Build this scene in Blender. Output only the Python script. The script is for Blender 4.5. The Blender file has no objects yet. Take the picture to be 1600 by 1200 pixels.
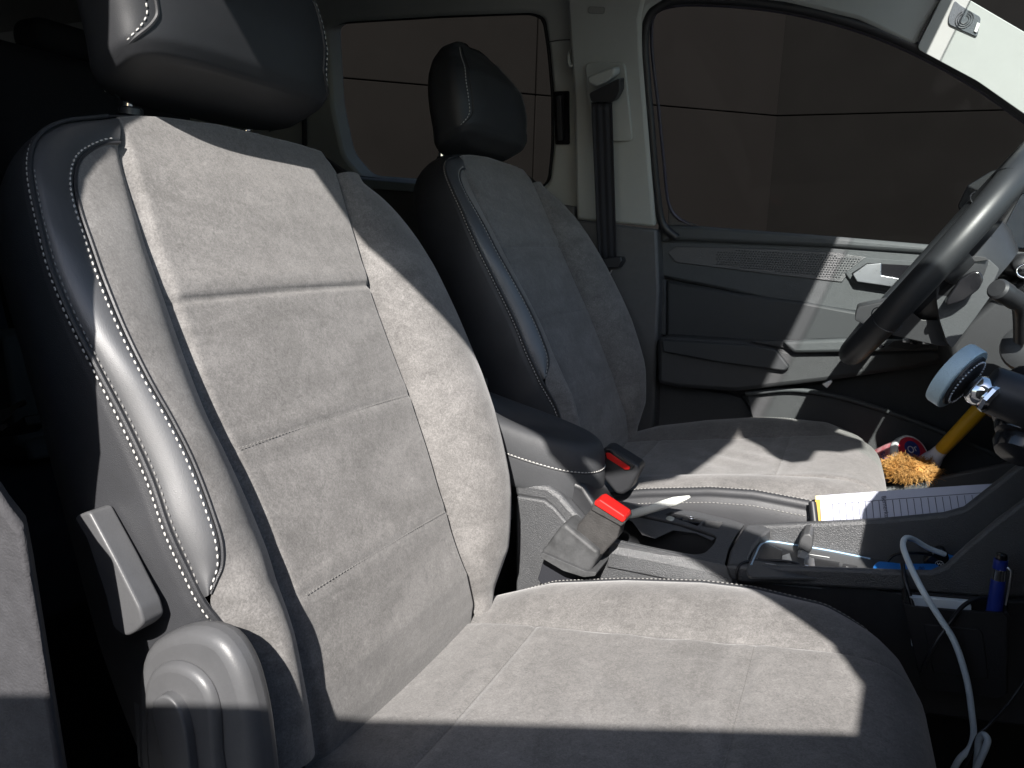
import bpy, bmesh, math, random
import numpy as np
from mathutils import Vector, Matrix
from mathutils.geometry import tessellate_polygon
random.seed(4); np.random.seed(4)
SC = bpy.context.scene
COL = SC.collection
PI = math.pi

# ------------------------------------------------------------------ camera, sky, sun, exposure
YAW, PIT, ROL = math.radians(24.5), math.radians(10.5), math.radians(1.8)
FPX, EYE = 1150.0, np.array([0, 0, 1.25])
def cam_axes():
    cy, sy = math.cos(YAW), math.sin(YAW)
    r = np.array([cy, sy, 0]); fw = np.array([-sy, cy, 0]); u = np.array([0, 0, 1.0])
    f2 = fw*math.cos(PIT)-u*math.sin(PIT); u2 = u*math.cos(PIT)+fw*math.sin(PIT)
    c, s = math.cos(ROL), math.sin(ROL)
    return np.array([r*c+u2*s, -r*s+u2*c, f2])
AX = cam_axes()
cam = bpy.data.cameras.new('camera'); camo = bpy.data.objects.new('camera', cam); COL.objects.link(camo)
cam.sensor_width = 36; cam.lens = FPX/1600*36; cam.clip_start = .01; cam.clip_end = 500
m3 = Matrix((AX[0], AX[1], -AX[2])).transposed()
camo.matrix_world = Matrix.Translation(EYE) @ m3.to_4x4()
SC.camera = camo

SUN = Vector((.213, -.774, .596)).normalized()
w = bpy.data.worlds.new('World'); SC.world = w; w.use_nodes = True
nt = w.node_tree; nt.nodes.clear()
sky = nt.nodes.new('ShaderNodeTexSky'); sky.sky_type = 'NISHITA'; sky.sun_disc = False
sky.sun_elevation = math.asin(SUN.z); sky.sun_rotation = math.atan2(SUN.x, SUN.y)
bg = nt.nodes.new('ShaderNodeBackground'); bg.inputs[1].default_value = .09
wo = nt.nodes.new('ShaderNodeOutputWorld')
nt.links.new(sky.outputs[0], bg.inputs[0]); nt.links.new(bg.outputs[0], wo.inputs[0])
sl = bpy.data.lights.new('sun', 'SUN'); sl.energy = 5.0; sl.angle = math.radians(.6); sl.color = (1, .955, .9)
so = bpy.data.objects.new('sun', sl); COL.objects.link(so); so.location = (2, -6, 6)
so.rotation_euler = SUN.to_track_quat('Z', 'Y').to_euler()
SC.view_settings.view_transform = 'Standard'; SC.view_settings.look = 'None'
SC.view_settings.exposure = 1.25; SC.view_settings.gamma = 1
SC.render.engine = 'CYCLES'
try:
    SC.cycles.max_bounces = 8; SC.cycles.use_denoising = True
except Exception: pass

# ------------------------------------------------------------------ pixel ray -> point on a real plane
def ray(px, py): return AX.T @ np.array([(px-800)/FPX, (600-py)/FPX, 1.0])
def on(px, py, p0, n):
    r = ray(px, py); n = np.array(n, float); return EYE + r*(np.dot(np.array(p0, float)-EYE, n)/np.dot(r, n))
def Yp(px, py, y): return on(px, py, (0, y, 0), (0, 1, 0))
def Xp(px, py, x): return on(px, py, (x, 0, 0), (1, 0, 0))
def Zp(px, py, z): return on(px, py, (0, 0, z), (0, 0, 1))
def Ys(pts, y): return [Yp(a, b, y) for a, b in pts]
WN = np.array([0, 1.0, .30])                     # side glass leans inwards
def Wp(px, py, off=0): return on(px, py, (0, 1.545-off, 1.30), WN)

# ------------------------------------------------------------------ materials
MATS = {}
def mat(name, col, rough=.5, spec=.5, metal=0, bump=0, bscale=500, noise=0, nscale=20, col2=None, sheen=0, trans=0, emis=None, detail=3, coat=0, btype='noise', bdist=.001, alpha=1):
    if name in MATS: return MATS[name]
    m = bpy.data.materials.new(name); m.use_nodes = True; t = m.node_tree
    b = t.nodes['Principled BSDF']; I = b.inputs
    I['Base Color'].default_value = (*col, 1); I['Roughness'].default_value = rough
    I['Specular IOR Level'].default_value = spec; I['Metallic'].default_value = metal
    if sheen: I['Sheen Weight'].default_value = sheen; I['Sheen Roughness'].default_value = .5
    if coat: I['Coat Weight'].default_value = coat; I['Coat Roughness'].default_value = .15
    tc = t.nodes.new('ShaderNodeTexCoord')
    if noise:
        n = t.nodes.new('ShaderNodeTexNoise'); n.inputs['Scale'].default_value = nscale; n.inputs['Detail'].default_value = detail+3
        n.inputs['Roughness'].default_value = .65
        t.links.new(tc.outputs['Object'], n.inputs['Vector'])
        r = t.nodes.new('ShaderNodeMapRange'); r.inputs[1].default_value = .3; r.inputs[2].default_value = .7
        t.links.new(n.outputs[0], r.inputs[0])
        mx = t.nodes.new('ShaderNodeMix'); mx.data_type = 'RGBA'
        c2 = col2 or tuple(c*(1-noise) for c in col)
        mx.inputs[6].default_value = (*c2, 1); mx.inputs[7].default_value = (*col, 1)
        t.links.new(r.outputs[0], mx.inputs[0]); t.links.new(mx.outputs[2], I['Base Color'])
        rr = t.nodes.new('ShaderNodeMapRange'); rr.inputs[3].default_value = min(1, rough+.08); rr.inputs[4].default_value = max(0, rough-.06)
        t.links.new(n.outputs[0], rr.inputs[0]); t.links.new(rr.outputs[0], I['Roughness'])
    if bump:
        if btype == 'voronoi':
            n = t.nodes.new('ShaderNodeTexVoronoi'); n.feature = 'DISTANCE_TO_EDGE'; n.inputs['Scale'].default_value = bscale; o = n.outputs['Distance']
        else:
            n = t.nodes.new('ShaderNodeTexNoise'); n.inputs['Scale'].default_value = bscale; n.inputs['Detail'].default_value = detail; o = n.outputs[0]
        t.links.new(tc.outputs['Object'], n.inputs['Vector'])
        bp = t.nodes.new('ShaderNodeBump'); bp.inputs['Strength'].default_value = bump; bp.inputs['Distance'].default_value = bdist
        t.links.new(o, bp.inputs['Height']); t.links.new(bp.outputs[0], I['Normal'])
    MATS[name] = m
    return m

def suede():
    """brushed microfibre: mottled nap with pressed strokes"""
    m = mat('suede', (.13, .125, .12), .95, .15, sheen=.25)
    t = m.node_tree; b = t.nodes['Principled BSDF']; tc = t.nodes['Texture Coordinate']
    def noise(s, d, r=.6, dist=0, vec=None):
        n = t.nodes.new('ShaderNodeTexNoise'); n.inputs['Scale'].default_value = s; n.inputs['Detail'].default_value = d
        n.inputs['Roughness'].default_value = r; n.inputs['Distortion'].default_value = dist
        t.links.new(vec or tc.outputs['Object'], n.inputs['Vector']); return n.outputs[0]
    def rng(i, a, b_, c, d):
        r = t.nodes.new('ShaderNodeMapRange'); t.links.new(i, r.inputs[0])
        for k, v in enumerate((a, b_, c, d)): r.inputs[k+1].default_value = v
        return r.outputs[0]
    def mul(a, b_):
        n = t.nodes.new('ShaderNodeMath'); n.operation = 'MULTIPLY'; t.links.new(a, n.inputs[0]); t.links.new(b_, n.inputs[1]); return n.outputs[0]
    mp = t.nodes.new('ShaderNodeMapping'); mp.inputs['Scale'].default_value = (1, .45, 1.6); mp.inputs['Rotation'].default_value = (.4, .5, .2)
    t.links.new(tc.outputs['Object'], mp.inputs[0])
    big = rng(noise(7, 4, .6, 2.2, mp.outputs[0]), .33, .67, .80, 1.14)
    mid = mul(rng(noise(38, 7, .72, 1.4), .32, .68, .84, 1.15), rng(noise(120, 6, .75, 2.4), .3, .7, .76, 1.22))
    fine = rng(noise(620, 4, .8), .3, .7, .70, 1.3)
    f = mul(mul(big, mid), fine)
    mx = t.nodes.new('ShaderNodeMix'); mx.data_type = 'RGBA'; mx.blend_type = 'MULTIPLY'; mx.inputs[0].default_value = 1
    mx.inputs[6].default_value = (.152, .146, .142, 1)
    cr = t.nodes.new('ShaderNodeCombineColor')
    for i in range(3): t.links.new(f, cr.inputs[i])
    t.links.new(cr.outputs[0], mx.inputs[7]); t.links.new(mx.outputs[2], b.inputs['Base Color'])
    bp = t.nodes.new('ShaderNodeBump'); bp.inputs['Strength'].default_value = .5; bp.inputs['Distance'].default_value = .0010
    ad = t.nodes.new('ShaderNodeMath'); ad.operation = 'ADD'
    t.links.new(noise(14, 3, .5, 1.2, mp.outputs[0]), ad.inputs[0])
    n2 = noise(700, 3, .7); sc = t.nodes.new('ShaderNodeMath'); sc.operation = 'MULTIPLY'; sc.inputs[1].default_value = .34
    t.links.new(n2, sc.inputs[0]); t.links.new(sc.outputs[0], ad.inputs[1])
    t.links.new(ad.outputs[0], bp.inputs['Height']); t.links.new(bp.outputs[0], b.inputs['Normal'])
    return m
SUEDE = suede()
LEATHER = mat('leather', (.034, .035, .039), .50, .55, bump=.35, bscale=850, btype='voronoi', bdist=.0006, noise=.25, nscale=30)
LEATHER_S = mat('strip_leather', (.055, .056, .060), .50, 1.0, bump=.3, bscale=900, btype='voronoi', bdist=.0005, noise=.15, nscale=30, coat=.6)
LEATHER_S.node_tree.nodes['Principled BSDF'].inputs['Coat Roughness'].default_value = .40
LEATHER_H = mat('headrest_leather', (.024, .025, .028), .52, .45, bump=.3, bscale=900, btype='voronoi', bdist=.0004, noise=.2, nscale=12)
THREAD = mat('thread', (.46, .45, .43), .7, .3)
THREAD_M = mat('thread_grey', (.26, .255, .245), .8, .2)
THREAD_D = mat('thread_dark', (.20, .195, .19), .8, .2)
PLASTIC = mat('grained_plastic', (.060, .062, .066), .42, .9, bump=.8, bscale=900, detail=2, bdist=.0012, noise=.2, nscale=60)
PLASTIC_S = mat('smooth_plastic', (.030, .031, .034), .38, .5, bump=.15, bscale=1200, bdist=.0004, noise=.25, nscale=40)
PLASTIC_G = mat('grey_plastic', (.075, .077, .08), .45, .5, bump=.2, bscale=900, bdist=.0005, noise=.15, nscale=30)
TRIM = mat('light_trim', (.36, .38, .37), .62, .35, bump=.2, bscale=700, bdist=.0004, noise=.06, nscale=15)
LINING = mat('headlining', (.26, .265, .26), .95, .1, bump=.4, bscale=900, bdist=.0006)
RUBBER = mat('rubber', (.014, .015, .018), .45, .5)
BLACK = mat('black_gloss', (.010, .010, .012), .16, .5)
SATIN = mat('satin_chrome', (.62, .64, .67), .28, .5, metal=1, noise=.08, nscale=50)
CHROME = mat('chrome', (.85, .86, .88), .07, .5, metal=1)
CARPET = mat('carpet', (.018, .018, .02), 1, .1, bump=1, bscale=700, bdist=.003)
WEBB = mat('belt_webbing', (.020, .021, .026), .75, .3, bump=.5, bscale=600, bdist=.0008)

def glass(name, tint=(.92, .95, .94), mixf=.06):
    m = bpy.data.materials.new(name); m.use_nodes = True; t = m.node_tree; t.nodes.clear()
    o = t.nodes.new('ShaderNodeOutputMaterial'); tr = t.nodes.new('ShaderNodeBsdfTransparent'); tr.inputs[0].default_value = (*tint, 1)
    g = t.nodes.new('ShaderNodeBsdfGlossy'); g.inputs['Roughness'].default_value = .02
    mx = t.nodes.new('ShaderNodeMixShader'); fr = t.nodes.new('ShaderNodeFresnel'); fr.inputs[0].default_value = 1.1
    t.links.new(fr.outputs[0], mx.inputs[0]); t.links.new(tr.outputs[0], mx.inputs[1]); t.links.new(g.outputs[0], mx.inputs[2]); t.links.new(mx.outputs[0], o.inputs[0])
    return m
GLASS = glass('window_glass'); GLASS_D = glass('door_glass', (.80, .79, .78)); GLASS_T = glass('tinted_glass', (.75, .74, .72))

# ------------------------------------------------------------------ object helpers
def ob(name, me, m, parent=None):
    if m is not None:
        me.materials.clear(); me.materials.append(m)
    o = bpy.data.objects.new(name, me); COL.objects.link(o)
    if parent is not None: o.parent = parent
    return o
def mesh(V, F, smooth=True):
    me = bpy.data.meshes.new('m'); me.from_pydata([tuple(map(float, v)) for v in V], [], [tuple(f) for f in F]); me.update()
    if smooth: me.polygons.foreach_set('use_smooth', [True]*len(me.polygons))
    return me
def thing(name, label, cat, group=None, loc=(0, 0, 0)):
    o = bpy.data.objects.new(name, None); COL.objects.link(o); o.location = loc; o.empty_display_size = .05
    o['label'] = label; o['category'] = cat
    if group: o['group'] = group
    return o
def tag(o, label, cat, group=None):
    o['label'] = label; o['category'] = cat
    if group: o['group'] = group
    return o
def fix_normals(me, sharp=None):
    bm = bmesh.new(); bm.from_mesh(me); bmesh.ops.recalc_face_normals(bm, faces=bm.faces); bm.to_mesh(me); bm.free()
def auto(o, deg=35):
    me = o.data; me.polygons.foreach_set('use_smooth', [True]*len(me.polygons))
    try: me.set_sharp_from_angle(angle=math.radians(deg))
    except Exception: pass
    return o
def rel(pts, org): return [np.array(p)-np.array(org) for p in pts]

def crv(P, n, closed=False):
    """resample a polyline as a smooth Catmull-Rom curve with n points at equal arc length"""
    P = [np.array(p, float) for p in P]; k = len(P)
    if k == 2: return np.array([P[0]+(P[1]-P[0])*t for t in np.linspace(0, 1, n)])
    out = []
    rng = range(k if closed else k-1)
    for i in rng:
        p1, p2 = P[i], P[(i+1) % k]
        p0 = P[i-1] if (i > 0 or closed) else 2*p1-p2
        p3 = P[(i+2) % k] if (i+2 < k or closed) else 2*p2-p1
        def tj(a, b): return max(np.linalg.norm(b-a), 1e-9)**.5
        t0 = 0; t1 = t0+tj(p0, p1); t2 = t1+tj(p1, p2); t3 = t2+tj(p2, p3)
        for t in np.linspace(t1, t2, 17)[:-1]:
            A1 = (t1-t)/(t1-t0)*p0+(t-t0)/(t1-t0)*p1; A2 = (t2-t)/(t2-t1)*p1+(t-t1)/(t2-t1)*p2; A3 = (t3-t)/(t3-t2)*p2+(t-t2)/(t3-t2)*p3
            B1 = (t2-t)/(t2-t0)*A1+(t-t0)/(t2-t0)*A2; B2 = (t3-t)/(t3-t1)*A2+(t-t1)/(t3-t1)*A3
            out.append((t2-t)/(t2-t1)*B1+(t-t1)/(t2-t1)*B2)
    out.append(P[0] if closed else P[-1]); out = np.array(out)
    s = np.concatenate([[0], np.cumsum(np.linalg.norm(np.diff(out, axis=0), axis=1))])
    q = np.linspace(0, s[-1], n+1)[:-1] if closed else np.linspace(0, s[-1], n)
    return np.array([np.interp(q, s, out[:, j]) for j in range(out.shape[1])]).T

def grid(name, G, m, parent, smooth=True, flip=False):
    """G[i][j] -> 3D point"""
    G = np.array(G); a, b = G.shape[:2]
    F = [(i*b+j, i*b+j+1, (i+1)*b+j+1, (i+1)*b+j) for i in range(a-1) for j in range(b-1)]
    if flip: F = [f[::-1] for f in F]
    return ob(name, mesh(G.reshape(-1, 3), F, smooth), m, parent)

def tube_geo(path, r, seg=8, V=None, F=None, cap=True):
    V = [] if V is None else V; F = [] if F is None else F
    P = np.array(path); n = len(P); base = len(V)
    R = r if hasattr(r, '__len__') else [r]*n
    T = np.gradient(P, axis=0); T /= np.maximum(np.linalg.norm(T, axis=1), 1e-9)[:, None]
    u = np.cross(T[0], [0, 0, 1.0]);
    if np.linalg.norm(u) < 1e-3: u = np.cross(T[0], [1.0, 0, 0])
    u /= np.linalg.norm(u)
    for i in range(n):
        u = u-T[i]*np.dot(u, T[i]); u /= max(np.linalg.norm(u), 1e-9); v = np.cross(T[i], u)
        for k in range(seg):
            a = 2*PI*k/seg; V.append(P[i]+(u*math.cos(a)+v*math.sin(a))*R[i])
    for i in range(n-1):
        for k in range(seg):
            a = base+i*seg+k; b = base+i*seg+(k+1) % seg; F.append((a, b, b+seg, a+seg))
    if cap:
        F.append(tuple(base+k for k in range(seg))[::-1]); F.append(tuple(base+(n-1)*seg+k for k in range(seg)))
    return V, F
def tube(name, path, r, m, parent=None, seg=10):
    V, F = tube_geo(path, r, seg); o = ob(name, mesh(V, F), m, parent); fix_normals(o.data); return auto(o, 50)
def stitches(name, path, m, parent, pitch=.0055, ln=.0036, r=.00085, lift=None):
    P = np.array(path); s = np.concatenate([[0], np.cumsum(np.linalg.norm(np.diff(P, axis=0), axis=1))])
    at = lambda q: np.array([np.interp(q, s, P[:, j]) for j in range(3)])
    V, F = [], []
    q = pitch*.4
    while q+ln < s[-1]:
        a, b = at(q), at(q+ln); 
        tube_geo([a, a+(b-a)*.25, a+(b-a)*.75, b], [r*.5, r, r, r*.5], 5, V, F); q += pitch
    return ob(name, mesh(V, F), m, parent)

def slab(name, outline, thick, m, parent=None, holes=(), bevel=0, seg=2, sub=0):
    """a flat plate cut to an outline (with holes), given real thickness and eased edges"""
    outline = [Vector(p) for p in outline]; holes = [[Vector(p) for p in h] for h in holes]
    th = Vector(thick); loops = [outline]+holes
    allp = [p for l in loops for p in l]
    tris = tessellate_polygon(loops); n = len(allp)
    bm = bmesh.new()
    A = [bm.verts.new(p) for p in allp]; B = [bm.verts.new(p+th) for p in allp]
    for t in tris:
        try: bm.faces.new([A[i] for i in t]); bm.faces.new([B[i] for i in reversed(t)])
        except ValueError: pass
    k = 0; rim = []
    for l in loops:
        c = len(l)
        for i in range(c):
            a, b = k+i, k+(i+1) % c
            try: bm.faces.new([A[a], A[b], B[b], B[a]])
            except ValueError: pass
        k += c
    bmesh.ops.recalc_face_normals(bm, faces=bm.faces)
    bmesh.ops.dissolve_limit(bm, angle_limit=.01, verts=bm.verts, edges=bm.edges)
    me = bpy.data.meshes.new('m'); bm.to_mesh(me); bm.free()
    o = ob(name, me, m, parent)
    if bevel:
        md = o.modifiers.new('b', 'BEVEL'); md.width = bevel; md.segments = seg; md.limit_method = 'ANGLE'; md.angle_limit = math.radians(35); md.use_clamp_overlap = True
        md.harden_normals = False
    auto(o, 40)
    return o
def rnd(poly, r, seg=4):
    """round the corners of a planar 3D polygon"""
    P = [np.array(p, float) for p in poly]; out = []
    n = len(P)
    for i in range(n):
        a, b, c = P[i-1], P[i], P[(i+1) % n]
        d1, d2 = np.linalg.norm(a-b), np.linalg.norm(c-b); q = min(r, d1*.45, d2*.45)
        s, e = b+(a-b)/d1*q, b+(c-b)/d2*q
        for t in np.linspace(0, 1, seg+1): out.append((1-t)**2*s+2*t*(1-t)*b+t*t*e)
    return out
def box(name, c, s, m, parent=None, bevel=.002, rot=None, seg=2):
    bm = bmesh.new(); bmesh.ops.create_cube(bm, size=1)
    for v in bm.verts: v.co = Vector((v.co.x*s[0], v.co.y*s[1], v.co.z*s[2]))
    if bevel: bmesh.ops.bevel(bm, geom=list(bm.edges), offset=bevel, segments=seg, affect='EDGES', profile=.5)
    if rot is not None: bmesh.ops.transform(bm, matrix=rot.to_4x4(), verts=bm.verts)
    bmesh.ops.translate(bm, vec=Vector(c), verts=bm.verts)
    me = bpy.data.meshes.new('m'); bm.to_mesh(me); bm.free(); return auto(ob(name, me, m, parent), 40)
def frame(z, x=None):
    z = Vector(z).normalized(); x = Vector(x) if x is not None else (Vector((0, 0, 1)) if abs(z.z) < .9 else Vector((1, 0, 0)))
    x = (x-z*x.dot(z)).normalized(); y = z.cross(x); return Matrix((x, y, z)).transposed()
def lathe(name, prof, m, parent, loc, axis, seg=32):
    """prof: (radius, height) pairs turned round axis"""
    R = frame(axis); V, F = [], []
    for r, h in prof:
        for k in range(seg):
            a = 2*PI*k/seg; V.append(Vector(loc)+R @ Vector((r*math.cos(a), r*math.sin(a), h)))
    for i in range(len(prof)-1):
        for k in range(seg):
            a = i*seg+k; b = i*seg+(k+1) % seg; F.append((a, b, b+seg, a+seg))
    F.append(tuple(range(seg))[::-1]); F.append(tuple((len(prof)-1)*seg+k for k in range(seg)))
    o = ob(name, mesh(V, F), m, parent); fix_normals(o.data); return auto(o, 35)
def text(name, s, size, m, parent, M4, depth=.0002):
    c = bpy.data.curves.new('t', 'FONT'); c.body = s; c.size = size; c.extrude = depth; c.align_x = 'CENTER'; c.align_y = 'CENTER'
    t = bpy.data.objects.new('t', c); COL.objects.link(t)
    dg = bpy.context.evaluated_depsgraph_get(); me = bpy.data.meshes.new_from_object(t.evaluated_get(dg))
    bpy.data.objects.remove(t); me.transform(M4); return ob(name, me, m, parent)
def m4(R, loc): return Matrix.Translation(Vector(loc)) @ R.to_4x4()

# ================================================================== THE PLACE OUTSIDE
ASPH = mat('asphalt', (.05, .05, .052), .9, .3, bump=1, bscale=60, noise=.4, nscale=8)
g = grid('ground', [[(x, y, 0) for y in (-250, 250)] for x in (-250, 250)], ASPH, None); g['kind'] = 'structure'
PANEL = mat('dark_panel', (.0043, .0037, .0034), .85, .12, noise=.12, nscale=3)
JOINT = mat('panel_joint', (.001, .001, .001), .9, .1)
def panel_wall(name, a, b, z0, z1, seams_h, seams_v, label, m=None):
    a, b = np.array(a, float), np.array(b, float); d = (b-a); L = np.linalg.norm(d); d /= L; nrm = np.array([-d[1], d[0]])
    if nrm[1] < 0: nrm = -nrm
    root = thing(name, label, 'wall', 'panelled walls behind the car', (a[0], a[1], 0))
    hs = [z0]+sorted(seams_h)+[z1]; vs = [0]+sorted(seams_v)+[L]; gp = .005
    back = [(0, z0), (L, z0), (L, z1), (0, z1)]
    P = lambda s, z, t: (d[0]*s+nrm[0]*t, d[1]*s+nrm[1]*t, z)
    slab('backing', [P(s, z, .04) for s, z in back], (nrm[0]*.1, nrm[1]*.1, 0), JOINT, root)
    for i in range(len(hs)-1):
        for j in range(len(vs)-1):
            q = [(vs[j]+gp/2, hs[i]+gp/2), (vs[j+1]-gp/2, hs[i]+gp/2), (vs[j+1]-gp/2, hs[i+1]-gp/2), (vs[j]+gp/2, hs[i+1]-gp/2)]
            slab('panel', [P(s, z, 0) for s, z in q], (nrm[0]*.03, nrm[1]*.03, 0), m or PANEL, root, bevel=.004)
    return root
# far wall runs alongside the car; its corner stands beyond the driver's window
cr_ = ray(1215, 181); cn = EYE+cr_*4.2
lf = ray(515, 120)
z_s = cn[2]
tL = (z_s-EYE[2])/lf[2]; pl = EYE+lf*tL
dv = (pl[:2]-cn[:2]); dv /= np.linalg.norm(dv)
v842 = ray(837, 150); A_ = np.array([[dv[0], -v842[0]], [dv[1], -v842[1]]]); s842 = np.linalg.solve(A_, EYE[:2]-cn[:2])[0]
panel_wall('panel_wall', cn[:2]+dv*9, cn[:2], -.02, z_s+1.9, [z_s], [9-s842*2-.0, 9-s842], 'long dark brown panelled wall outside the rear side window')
rr_ = ray(1570, 172); tR = (z_s-EYE[2])/rr_[2]; pr = EYE+rr_*tR
dr = (pr[:2]-cn[:2]); dr /= np.linalg.norm(dr)
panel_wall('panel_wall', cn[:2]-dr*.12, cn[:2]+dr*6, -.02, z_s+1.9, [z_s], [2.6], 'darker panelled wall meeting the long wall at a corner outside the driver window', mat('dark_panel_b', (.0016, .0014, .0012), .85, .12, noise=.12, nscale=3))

# ================================================================== CAR BODY
body = thing('car_body', 'light grey and black interior shell of the car round the seats', 'car body', None, (-.6, .9, .45))
ORG = np.array([-.6, .9, .45])
def R_(pts, o=ORG): return [np.array(p)-o for p in pts]
def bslab(name, pts, th, m, holes=(), bevel=.003, parent=None):
    return slab(name, R_(pts), th, m, parent or body, [R_(h) for h in holes], bevel)
# --- driver side: door aperture, B pillar, roof rail, A pillar
winL = [(1022, 19), (1049, 8), (1112, 6), (1225, 17), (1337, 45), (1427, 81), (1525, 135), (1600, 188), (1700, 262)]
aper = [(1045, 322), (1030, 180), (1017, 38)]+winL
out = [(895, 365), (896, 300), (894, 150), (888, 60), (880, -60), (1100, -90), (1400, -70), (1478, -10), (1462, 20), (1432, 82), (1500, 122), (1600, 182), (1700, 255), (1690, 262), (1600, 196), (1500, 128), (1427, 88), (1335, 52), (1224, 24), (1112, 13), (1050, 14), (1015, 35), (1003, 60), (1007, 170), (1026, 355), (1026, 365)]
# B pillar trim (upper, light)
bp = [(900, 345), (1024, 356), (1012, 200), (1003, 90), (1001, 30), (1010, -10), (1020, -60), (880, -60), (889, 60), (895, 150), (898, 300)]
bslab('pillar_trim', [Wp(a, b, .035) for a, b in bp], (0, .05, .015), TRIM, bevel=.008)
# lower black pillar trim
bslab('lower_pillar_trim', [Yp(a, b, 1.50) for a, b in [(880, 340), (1026, 358), (1030, 450), (1026, 560), (1020, 700), (880, 700)]], (0, .06, 0), PLASTIC, bevel=.006)
# belt height adjuster panel on the pillar
bslab('belt_adjuster', [Wp(a, b, .042) for a, b in rnd([(914, 98, 0), (978, 100, 0), (987, 215, 0), (983, 222, 0), (922, 220, 0), (915, 150, 0)], 6) for a, b in [(a, b)]] if False else [Wp(p[0], p[1], .043) for p in rnd([(914, 98, 0), (976, 98, 0), (988, 221, 0), (930, 221, 0), (917, 150, 0)], 9)], (0, .008, .0025), TRIM, bevel=.002)
bslab('airbag_mark', [Wp(p[0], p[1], .0375) for p in rnd([(919, 10, 0), (945, 11, 0), (944, 22, 0), (918, 21, 0)], 4)], (0, .003, .001), mat('trim_mark', (.24, .25, .245), .6, .3), bevel=.0008)
# door seal running round the door aperture
seal = [(1058, 372), (1036, 352), (1026, 300), (1017, 200), (1010, 120), (1007, 60), (1016, 22), (1042, 4), (1110, -1), (1225, 10), (1340, 38), (1432, 75), (1530, 129), (1600, 180), (1700, 250)]
tube('door_seal', crv(R_([Wp(a, b, .02) for a, b in seal]), 90), .0085, RUBBER, body)
# roof rail / cant trim above the driver's door
rail = [(1000, 45), (1012, 16), (1040, -2), (1110, -8), (1225, 4), (1340, 32), (1430, 74), (1445, 40), (1478, -10), (1500, -70), (1400, -140), (1200, -150), (980, -120)]
bslab('roof_rail_trim', [Wp(a, b, .03) for a, b in rail], (0, .04, .012), TRIM, bevel=.008)
# A pillar trim with the little airbag emblem plate
ap = [(1432, 76), (1465, 10), (1490, -40), (1505, -6), (1600, 50), (1720, 120), (1720, 262), (1600, 178), (1527, 127)]
apt = [Wp(p[0], p[1], .045) for p in rnd([(a, b, 0) for a, b in ap], 9)]
apo = bslab('front_pillar_trim', apt, (0, .05, .015), TRIM, bevel=.012)
tw = rnd([(1492, 0, 0), (1500, 8, 0), (1533, 27, 0), (1527, 58, 0), (1482, 38, 0), (1482, 26, 0)], 5)
twp = bslab('tweeter_grille', [Wp(p[0], p[1], .0475) for p in tw], (0, .004, .0012), mat('grille_grey', (.10, .115, .13), .5, .5, bump=1, bscale=1500), bevel=.001)
for rr in (.006, .009, .012):
    c = Wp(1507, 30, .0485)-ORG; Rf = frame(WN); pts = []
    tube('grille_ring', [c+np.array(Rf @ Vector((rr*math.cos(a), rr*math.sin(a), 0))) for a in np.linspace(.3, 2*PI-.4, 24)], .0004, PLASTIC_G, twp, 5)
bslab('emblem_plate', [Wp(p[0], p[1], .0495) for p in rnd([(1527, 35, 0), (1531.5, 37, 0), (1526.5, 51, 0), (1522, 49, 0)], 1)], (0, .002, .0006), mat('emblem_light', (.7, .72, .7), .4), bevel=.0003, parent=body)
# --- rear quarter: light trim with window
rwin = rnd([(512, 44, 0), (531, 35, 0), (690, 25, 0), (831, 20, 0), (850, 28, 0), (858, 80, 0), (864, 150, 0), (864, 230, 0), (858, 285, 0), (842, 297, 0), (700, 290, 0), (568, 280, 0), (537, 245, 0), (520, 169, 0)], 14)
bslab('rear_side_trim', [Wp(a, b, .0) for a, b in [(-40, -300), (905, -300), (905, 345), (700, 330), (600, 312), (200, 250), (-40, 220)]], (0, .05, .015), TRIM, holes=[[Wp(p[0], p[1], .0) for p in rwin]], bevel=.008)
tube('window_seal', crv(R_([Wp(p[0], p[1], -.02) for p in rwin]), 120, True), .004, RUBBER, body)
bslab('rear_side_glass', [Wp(a, b, -.045) for a, b in [(490, 0), (880, 0), (880, 310), (490, 310)]], (0, .004, .0012), GLASS_T, bevel=0)
bslab('window_ledge', [Wp(a, b, .02) for a, b in [(540, 277), (720, 293), (720, 306), (540, 292)]], (0, .03, .009), mat('ledge_trim', (.20, .23, .25), .5), bevel=.003)
bslab('rear_lower_trim', [Yp(a, b, 1.51) for a, b in [(-40, 150), (480, 262), (898, 322), (898, 700), (-40, 700)]], (0, .06, 0), PLASTIC, bevel=.004)
# recess with sliding door handle + coat hook
bslab('latch_recess', [Wp(p[0], p[1], .006) for p in rnd([(865, 143, 0), (889, 142, 0), (890, 226, 0), (867, 226, 0)], 3)], (0, .004, .0012), BLACK, bevel=.001)
bslab('latch_lever', [Wp(p[0], p[1], .014) for p in rnd([(869, 150, 0), (876, 149, 0), (878, 220, 0), (871, 220, 0)], 3)], (0, .012, .003), PLASTIC_S, bevel=.001)
tube('coat_hook', crv(R_([Wp(893, 80, .01), Wp(889, 84, .022), Wp(889, 96, .03), Wp(892, 104, .03), Wp(896, 100, .03)]), 14), .0035, TRIM, body)
tube('trim_joint', crv(R_([Wp(856, 66, .002), Wp(872, 63, .002), Wp(892, 62, .002)]), 8), .001, PLASTIC_S, body)
tube('cabin_edge_strip', R_([Wp(474, 40, .02), Wp(476, 230, .02)]), .006, RUBBER, body)
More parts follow.
